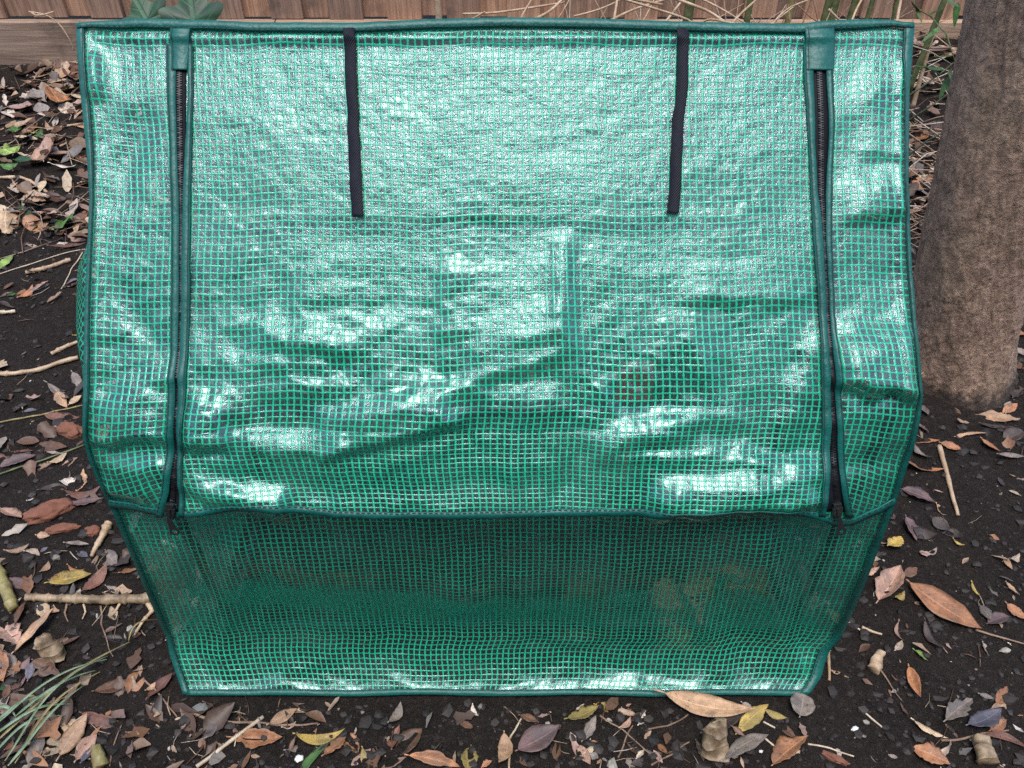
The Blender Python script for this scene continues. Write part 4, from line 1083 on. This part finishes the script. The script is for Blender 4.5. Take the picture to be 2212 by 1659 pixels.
lump('stone', 'grey stone on the soil below the greenhouse lower left corner', 'stone', 'G', 1215, 1290, 1305, 1275, .7, .5, 'stone', 7)
lump('white_chip', 'bright white chip on bare soil at the lower right', 'chip', 'I', 1020, 1425, 1058, 1405, .6, .4, 'white', 8)
lump('white_chip', 'small white chip left of the torn orange leaf at the bottom', 'chip', 'G', 1850, 1605, 1905, 1590, .8, .3, 'white', 9)
lump('white_chip', 'tiny pale chip on the soil left of the bitten orange leaf', 'chip', 'I', 438, 1555, 462, 1552, .7, .5, 'white', 10)
# cut bamboo stubs and fragments
def stub(name, label, tile, x1, y1, x2, y2, r, h0, h1, mat, n=3):
    a, b = at_z(*tp(tile, x1, y1)), at_z(*tp(tile, x2, y2)); a.z = gh(a.x, a.y) + h0; b.z = gh(b.x, b.y) + h1
    pts, rr = [], []
    for i in range(n):
        for q, k in ((0, 1.0), (.03, 1.05), (.08, .99), (.5, .98), (.93, .98)):
            t = (i + q) / n; pts.append(a.lerp(b, t)); rr.append(r * k * (1.12 - .22 * t))
    d = (b - a).normalized()
    pts += [b + d * .0005, b + d * .0005, b - d * .006]; rr += [r * .85, r * .3, r * .26]
    o0 = Vector((a.x, a.y, gh(a.x, a.y))); V, F = tube_geo([p - o0 for p in pts], [q * (1 + .02 * N(i * .7, r * 999)) for i, q in enumerate(rr)], 16)
    V = [v + Vector((N(v.x * 45, v.y * 45, v.z * 45 + x1), N(v.y * 45, v.z * 45, v.x * 45 + y1), 0)) * r * .55 + Vector((N(v.x * 160, v.y * 160, v.z * 160), N(v.y * 160, v.z * 160, v.x * 160), 0)) * r * .22 for v in V]
    o = mesh_obj(name, V, F, M[mat]); o.location = o0; tag(o, label, 'bamboo')
stub('bamboo_stub', 'pale ringed hollow bamboo stub standing at the bottom right of centre', 'I', 155, 1560, 140, 1470, .017, .0, .048, 'stub')
stub('bamboo_stub', 'dark ringed bamboo stub standing among leaves at lower left', 'G', 345, 985, 330, 930, .015, .0, .04, 'stub')
stub('bamboo_fragment', 'peach coloured bamboo fragment under the lower right leaf cluster', 'I', 1855, 1640, 1810, 1490, .015, .010, .012, 'stub', 2)
stub('bamboo_fragment', 'little orange bamboo fragment on bare soil right of the greenhouse', 'I', 1145, 1050, 1205, 945, .009, .006, .009, 'rhizome', 3)
stub('bamboo_fragment', 'stubby green yellow bamboo end at the bottom left', 'G', 640, 1670, 615, 1550, .010, .006, .012, 'cane_mott', 2)

# ---------------------------------------------------------------- bamboo and twigs along the fence
def air(name, label, cat, pts, r0, r1, mat, nodes=0, group=None, n=16):
    """pts: (picture u, v, distance Y)"""
    w_ = [at_y(u, v, Y) for u, v, Y in pts]; out = []
    for i in range(n + 1):
        q = i / n * (len(w_) - 1); k = min(int(q), len(w_) - 2); f = q - k
        p0, p1, p2, p3 = w_[max(k - 1, 0)], w_[k], w_[k + 1], w_[min(k + 2, len(w_) - 1)]
        out.append(.5 * ((2 * p1) + (p2 - p0) * f + (2 * p0 - 5 * p1 + 4 * p2 - p3) * f * f + (3 * p1 - p0 - 3 * p2 + p3) * f ** 3))
    rr = []
    for i in range(len(out)):
        t = i / n; r = r0 + (r1 - r0) * t
        if nodes: r *= 1 + .25 * max(0, (abs((t * nodes + .37) % 1 - .5) * 2 - .8) / .2)
        rr.append(r)
    o0 = out[0].copy(); V, F = tube_geo([p - o0 for p in out], rr, 7); o = mesh_obj(name, V, F, M[mat]); o.location = o0; tag(o, label, cat, group); return o
for u, v0, lean_, r, mat, lab in ((1478, 62, .02, .016, 'cane_green', 'thick dark green bamboo cane above the right tie strap'), (1606, 66, 0, .011, 'cane_green', 'slim green bamboo cane between the right strap and the right zip'),
        (1692, 66, .01, .011, 'cane_mott', 'yellowish bamboo cane just left of the right zip'), (1766, 62, .05, .013, 'cane_green', 'dark bamboo cane directly above the right zip, left of a pair'),
        (1781, 60, .04, .014, 'cane_green', 'dark bamboo cane directly above the right zip, right of a pair'), (1826, 52, .03, .012, 'cane_green', 'green bamboo cane a little right of the right zip'),
        (1860, 50, .05, .008, 'cane_green', 'short green bamboo shoot right of the right zip'), (1920, 52, .0, .006, 'cane_green', 'thin bright green bamboo shoot near the top right corner'), (1986, 95, .10, .008, 'cane_green', 'leaning green bamboo cane just past the top right corner'),
        (1996, 130, -.03, .006, 'cane_dry', 'thin dry cane left of the tree'), (950, 55, .0, .011, 'cane_dry', 'single dry cane standing on the fence behind the centre')):
    Yb = 2.85 if u < 1950 else 2.35
    b = at_y(u, v0 + 25, Yb); hh = 1.5 if r > .007 else .5
    pts = [b + Vector((0, 0, -.1)), b, b + Vector((lean_ * hh * .5, 0, hh * .5)), b + Vector((lean_ * hh, .03, hh))]
    P_ = []; rr = []
    for i in range(61):
        t = i / 60; P_.append(pts[0].lerp(pts[3], t) - b); rr.append(r * (1 - .3 * t) * (1 + .22 * max(0, (abs((t * hh / .16) % 1 - .5) * 2 - .86) / .14)))
    V, F = tube_geo(P_, rr, 10); o = mesh_obj('bamboo_cane', V, F, M[mat]); o.location = b; tag(o, lab, 'bamboo', 'bamboo canes along the fence')
DT = '''dry branch rising from behind the top edge, longest on the left of the tangle|1135 50 2.6,1190 22 2.7,1235 -25 2.8|.0055 .003
level dry branch with a broken tip pointing left|1000 30 2.75,1080 26 2.7,1220 5 2.8|.0035 .003
thin dry twig crossing the level branch steeply|1118 62 2.6,1130 30 2.7,1160 -20 2.8|.0035 .002
short dry twig forking down from the level branch tip|1004 50 2.7,1030 35 2.7,1048 25 2.7|.0025 .002
straight upright dry twig left of the thick cane|1323 62 2.6,1330 20 2.7,1338 -30 2.8|.0045 .004
slanting dry twig behind the upright one|1240 35 2.8,1300 18 2.8,1370 -15 2.8|.003 .0025
arched dry branch bending over toward the thick cane|1430 10 2.65,1340 -5 2.6,1480 40 2.6,1500 62 2.6|.004 .003
arched pale branch ending behind the right tie strap|1290 60 2.6,1365 22 2.7,1450 -5 2.75|.0045 .003
dry twig leaning right, just left of the thick cane|1425 64 2.6,1455 25 2.7,1490 -20 2.75|.0045 .003
pale branch falling across the thick cane|1440 -10 2.7,1500 12 2.65,1540 30 2.65,1590 66 2.6|.005 .0035
crossing twig behind the thick cane leaning right|1570 64 2.6,1600 30 2.7,1650 -15 2.8|.004 .003
looped twig at the foot of the thick cane|1500 62 2.65,1530 42 2.65,1580 50 2.6,1640 62 2.6|.004 .003
pale twig leaning over the slim green cane|1500 -10 2.8,1560 20 2.75,1625 60 2.6|.0035 .002
thin dry twig crossing between the slim cane and yellowish cane|1640 64 2.65,1670 48 2.7,1720 10 2.75|.003 .002
dry twig falling left above the right zip|1760 -5 2.8,1700 20 2.7,1660 62 2.65|.003 .002
dry twig leaning right above the right zip|1835 60 2.6,1850 20 2.7,1870 -15 2.8|.0035 .003
short dry twig pointing up above the right zip|1790 20 2.6,1815 45 2.6,1830 62 2.6|.0035 .002
dry twig standing near the top right corner|1935 58 2.5,1942 20 2.6,1950 -20 2.7|.0045 .004
thin twig in the centre of the fence leaning right|1195 55 2.7,1215 25 2.8,1235 -10 2.85|.002 .0015
thin twig high behind the upright dry twig|1380 62 2.7,1400 25 2.8,1420 -15 2.9|.002 .0015'''
for ln in DT.split('\n'):
    lab, pts, rr = ln.split('|'); r0, r1 = map(float, rr.split())
    air('dry_twig', lab, 'twig', [tuple(map(float, q.split())) for q in pts.split(',')], r0, r1, 'cane_dry', 0, 'dry twigs in front of the fence')
air('dry_twig', 'wispy dry tendril hanging on the plinth board at upper left', 'twig', [(62, 25, 3.2), (100, 33, 3.19), (128, 52, 3.18), (150, 85, 3.17), (160, 108, 3.17)], .003, .0018, 'cane_dry')
air('dry_twig', 'curved dry hook of tendril beside the plinth tendril', 'twig', [(68, 27, 3.19), (80, 33, 3.17), (100, 30, 3.17), (116, 25, 3.19)], .003, .0025, 'cane_dry')
# leafy sprays of bamboo at the right
def leafblade(c, d, L, W, V, F, UV, rnd):
    d = d.normalized(); s = d.cross(Vector((0, 0, 1)) if abs(d.z) < .95 else Vector((1, 0, 0))).normalized(); nn = s.cross(d); b0 = len(V); n = 8
    s = (s * math.cos(rnd[0]) + nn * math.sin(rnd[0])).normalized(); nn = s.cross(d)
    for i in range(n + 1):
        t = i / n; hw = W / 2 * min(1, t * 5) ** .7 * (1 - t) ** .6 * 1.2; p = c + d * (L * t) + nn * (rnd[1] * L * t * t)
        for q in (-1, 0, 1): V.append(p + s * (hw * q) + nn * (abs(q) * hw * .25)); UV.append((t, q * .5 + .5))
    for i in range(n):
        for k in range(2): a = b0 + i * 3 + k; F.append((a, a + 3, a + 4, a + 1))
def spray(label, stem, leaves, r=.0022, mat='cane_green', col='green'):
    w_ = [at_y(u, v, Y) for u, v, Y in stem]; o0 = w_[0].copy()
    root = empty('bamboo_spray', o0, label, 'bamboo', 'leafy bamboo sprays beside the tree')
    V, F = tube_geo(w_, [r * (1 - .5 * i / (len(w_) - 1)) for i in range(len(w_))], 6); mesh_obj('stem', V, F, M[mat], root)
    rnd = random.Random(len(label))
    for u1, v1, u2, v2, Y, wr in leaves:
        a, b = at_y(u1, v1, Y), at_y(u2, v2, Y - .02); V, F, UV = [], [], []
        leafblade(a, b - a, (b - a).length, (b - a).length * wr, V, F, UV, (rnd.uniform(-.6, .6), rnd.uniform(-.1, .15)))
        mesh_obj('leaf', V, F, LM[col], root, UV)
spray('leafy bamboo spray above the top right corner, left of the trunk', [(1975, 15, 2.1), (2010, 35, 2.05), (2045, 75, 2.0), (2062, 130, 1.95)],
    [(1978, 20, 1992, 55, 2.05, .25), (1985, 25, 1965, 8, 2.05, .25), (2005, 32, 2040, 20, 2.05, .2), (2010, 40, 2035, 60, 2.0, .22), (2030, 60, 1988, 92, 2.0, .22), (2040, 70, 2050, 105, 2.0, .25), (2055, 105, 1990, 112, 1.95, .18), (2058, 120, 2012, 128, 1.95, .2), (2045, 0, 2075, 18, 2.0, .3), (2070, 5, 2060, 60, 2.0, .3)])
spray('low bamboo spray drooping between the top right corner and the trunk', [(1966, 205, 1.75), (1995, 185, 1.78), (2030, 160, 1.8), (2060, 135, 1.85)],
    [(2030, 160, 1985, 145, 1.8, .2), (2040, 150, 1970, 150, 1.8, .16), (2050, 150, 2058, 180, 1.8, .3), (2050, 165, 2028, 215, 1.8, .3), (2055, 160, 2045, 200, 1.8, .25)])
spray('bare green stem slanting to the trunk, upper of the lower pair', [(1966, 258, 1.7), (2010, 230, 1.72), (2052, 200, 1.75)], [])
spray('bare green stem slanting to the trunk, lower of the lower pair', [(1964, 335, 1.65), (2000, 305, 1.68), (2040, 285, 1.72)], [])
spray('thin dry stem falling from the corner towards the trunk', [(1968, 98, 1.8), (2010, 112, 1.8), (2055, 138, 1.8)], [], .0016, 'straw')
# ivy peeking over the top edge at left
def ivy(label, leaves):
    a = at_y(leaves[0][0], leaves[0][1] + 60, 1.19); root = empty('ivy_plant', a, label, 'ivy')
    top = []
    for i, (u, v, size, rot, col) in enumerate(leaves):
        c = at_y(u, v, 1.17); rnd = random.Random(i); V, F, UV = [], [], []; leaf_geo(size, size * 1.1, 'i', rnd, V, F, UV)
        m = Matrix.Rotation(rot, 3, 'Y') @ Matrix.Rotation(R(-62), 3, 'X') @ Matrix.Rotation(R(90), 3, 'Z')
        m = Matrix.Rotation(rot, 3, Vector((0, -.75, .66))) @ Matrix.Rotation(R(48), 3, 'X') @ Matrix.Rotation(R(90), 3, 'Z')
        mesh_obj('ivy_leaf', [m @ q + c for q in V], F, LM[col], root, UV); top.append(c)
    for c in top:
        V, F = tube_geo([Vector((c.x, 1.18, .0)), Vector((c.x + .02, 1.19, .5)), c + Vector((0, .006, -.01))], .0022, 6); mesh_obj('stem', V, F, M['cane_green'], root)
ivy('dark green ivy leaves peeking over the top edge near the left zip', [(417, 33, .062, .1, 'dgreen'), (314, 36, .050, .5, 'dgreen'), (352, 44, .030, -.5, 'dgreen')])

# ---------------------------------------------------------------- uncountable small stuff
def density(x, y):
    u = 0
    if x < -.45: 
        d = .35 + .65 * sstep(1.2, 2.2, y) + .3 * (1 - sstep(.6, 1.0, y))
        if 1.05 < y < 1.75: d *= .32
    elif x > .45: d = .2 + .9 * sstep(1.6, 2.2, y)
    else: d = .35 if y < .72 else 1.0
    return d
def inside_gh(x, y): return abs(x) < .51 and .695 < y < 1.13
TBx, TBy = TB.x, TB.y
def spot(rnd):
    while True:
        y = .45 + 2.75 * rnd.random() ** 1.15; x = rnd.uniform(-1, 1) * (.62 * y + .42)
        if inside_gh(x, y) or (x - TBx) ** 2 + (y - TBy) ** 2 < .02: continue
        if rnd.random() < density(x, y) * (.35 + 1.5 * max(0, .35 + N(x * 4, y * 4, 9))): return x, y
rnd = random.Random(11); V, F, CO = [], [], []
pl_ = ['tan', 'tan', 'tan', 'brown', 'brown', 'brown', 'grey', 'dark', 'cream', 'orange', 'pale', 'dark', 'brown', 'brown', 'pink']
for k in range(7000):
    x, y = spot(rnd); L = rnd.uniform(.008, .026) if rnd.random() < .75 else rnd.uniform(.03, .055)
    if k > 4600: L = .0
    if y > 2.0: L = rnd.uniform(.03, .085)
    elif x < -.45 and rnd.random() < .55: L = rnd.uniform(.025, .06)
    elif L > .03 and x > -.4: L *= .7
    if k > 4600: L = rnd.uniform(.004, .012)
    v, f, uv = [], [], []; n = 5; w_ = L * rnd.uniform(.22, .55); cup = rnd.uniform(.1, .8); bd = rnd.uniform(-.2, .5)
    for i in range(n + 1):
        t = i / n; hw = w_ / 2 * math.sin(math.pi * (.08 + .9 * t ** .9)) * (1 + .5 * rnd.uniform(-1, 1))
        for q in (-1, 0, 1): v.append(Vector((L * (t - .5), hw * q, cup * abs(q) * hw + bd * L * (t - .5) ** 2)))
    for i in range(n):
        for j in range(2): a = i * 3 + j; f.append((a, a + 3, a + 4, a + 1))
    pw = settle(v, Vector((x, y, 0)), rnd.uniform(0, 6.3), rnd.uniform(-.4, .4), rnd.uniform(-.5, .5), rnd.uniform(-.007, .005) + (.015 * rnd.random() if y > 2 else 0))
    b = len(V); V += pw; F += [tuple(b + i for i in q) for q in f]; c = PAL[rnd.choice(pl_)]; m = rnd.uniform(.35, 1.05); CO += [tuple(q * m for q in c)] * len(pw)
tag(mesh_obj('leaf_litter', V, F, M['litter'], None, None, True, CO), 'small broken leaf scraps strewn over the soil', 'leaf litter', kind='stuff')
V, F, CO = [], [], []
for k in range(1500):
    x, y = spot(rnd)
    L = rnd.uniform(.012, .05); 
    if y > 1.9: L = rnd.uniform(.04, .16)
    if y < 1.9 and rnd.random() < .25: continue
    a = rnd.uniform(0, 6.3); d = Vector((math.cos(a), math.sin(a), rnd.uniform(-.1, .15) if y > 1.9 else 0)); p = Vector((x, y, gh(x, y) + .004 + (.02 * rnd.random() if y > 1.9 else 0)))
    r = rnd.uniform(.0005, .0012) * (1.6 if y > 1.9 else 1); b = len(V); sd = Vector((-d.y, d.x, 0)) * (L * rnd.uniform(-.12, .12))
    tube_geo([p - d * L / 2, p + sd, p + d * L / 2], [r, r, r * .6], 4, V, F)
    c = rnd.choice((PAL['cream'], PAL['pale'], PAL['tan'], PAL['brown'], PAL['brown'])); m = rnd.uniform(.5, 1.1); CO += [tuple(q * m for q in c)] * (len(V) - b)
for k in range(900):
    x, y = (rnd.uniform(.15, 1.5), rnd.uniform(1.75, 3.15)) if k < 430 else ((rnd.uniform(.5, 1.0), rnd.uniform(1.35, 2.5)) if k < 760 else (rnd.uniform(.1, 1.3), rnd.uniform(2.5, 3.1)))
    if inside_gh(x, y) or (x - TBx) ** 2 + (y - TBy) ** 2 < .03: continue
    L = rnd.uniform(.08, .3); a = rnd.uniform(0, 6.3); el = rnd.uniform(-.05, .55) if k < 760 else rnd.uniform(.2, 1.2); L *= 1 if k < 760 else 1.6; d = Vector((math.cos(a) * math.cos(el), math.sin(a) * .6, math.sin(el))); p = Vector((x, y, gh(x, y) + .008 + abs(d.z) * L / 2))
    r = rnd.uniform(.0012, .0026); b = len(V); sd = Vector((-d.y, d.x, .3)) * (L * rnd.uniform(-.12, .12)); tube_geo([p - d * L / 2, p + sd, p + d * L / 2], [r, r, r * .5], 4, V, F)
    c = rnd.choice((PAL['cream'], PAL['pale'], PAL['tan'], PAL['tan'], PAL['brown'])); m = rnd.uniform(.5, 1.1); CO += [tuple(q * m for q in c)] * (len(V) - b)
tag(mesh_obj('straw_litter', V, F, M['litter'], None, None, True, CO), 'short straws and fine twigs strewn over the soil', 'straw', kind='stuff')
V, F, CO = [], [], []
ico = bmesh.new(); bmesh.ops.create_icosphere(ico, subdivisions=1, radius=1); iv = [v.co.copy() for v in ico.verts]; iF = [tuple(v.index for v in f.verts) for f in ico.faces]; ico.free()
for k in range(13000):
    y = .45 + 1.7 * rnd.random() ** 1.5; x = rnd.uniform(-1, 1) * (.62 * y + .42)
    if inside_gh(x, y): continue
    r = .0012 + .0085 * rnd.random() ** 5; p = Vector((x, y, gh(x, y) + r * .2)); b = len(V); sx, sy, sz = rnd.uniform(.7, 1.5), rnd.uniform(.7, 1.4), rnd.uniform(.5, .9)
    for q in iv: V.append(p + Vector((q.x * sx, q.y * sy, q.z * sz)) * (r * rnd.uniform(.55, 1.3)))
    F += [tuple(b + i for i in f) for f in iF]
    m = rnd.uniform(.3, 1.5); c = (.026 * m, .020 * m, .0175 * m)
    if rnd.random() < .03: c = (.35 * m, .32 * m, .27 * m)
    CO += [c] * len(iv)
tag(mesh_obj('soil_crumbs', V, F, M['crumbs'], None, None, False, CO), 'dark crumbs of soil lying on the ground', 'soil', kind='stuff')
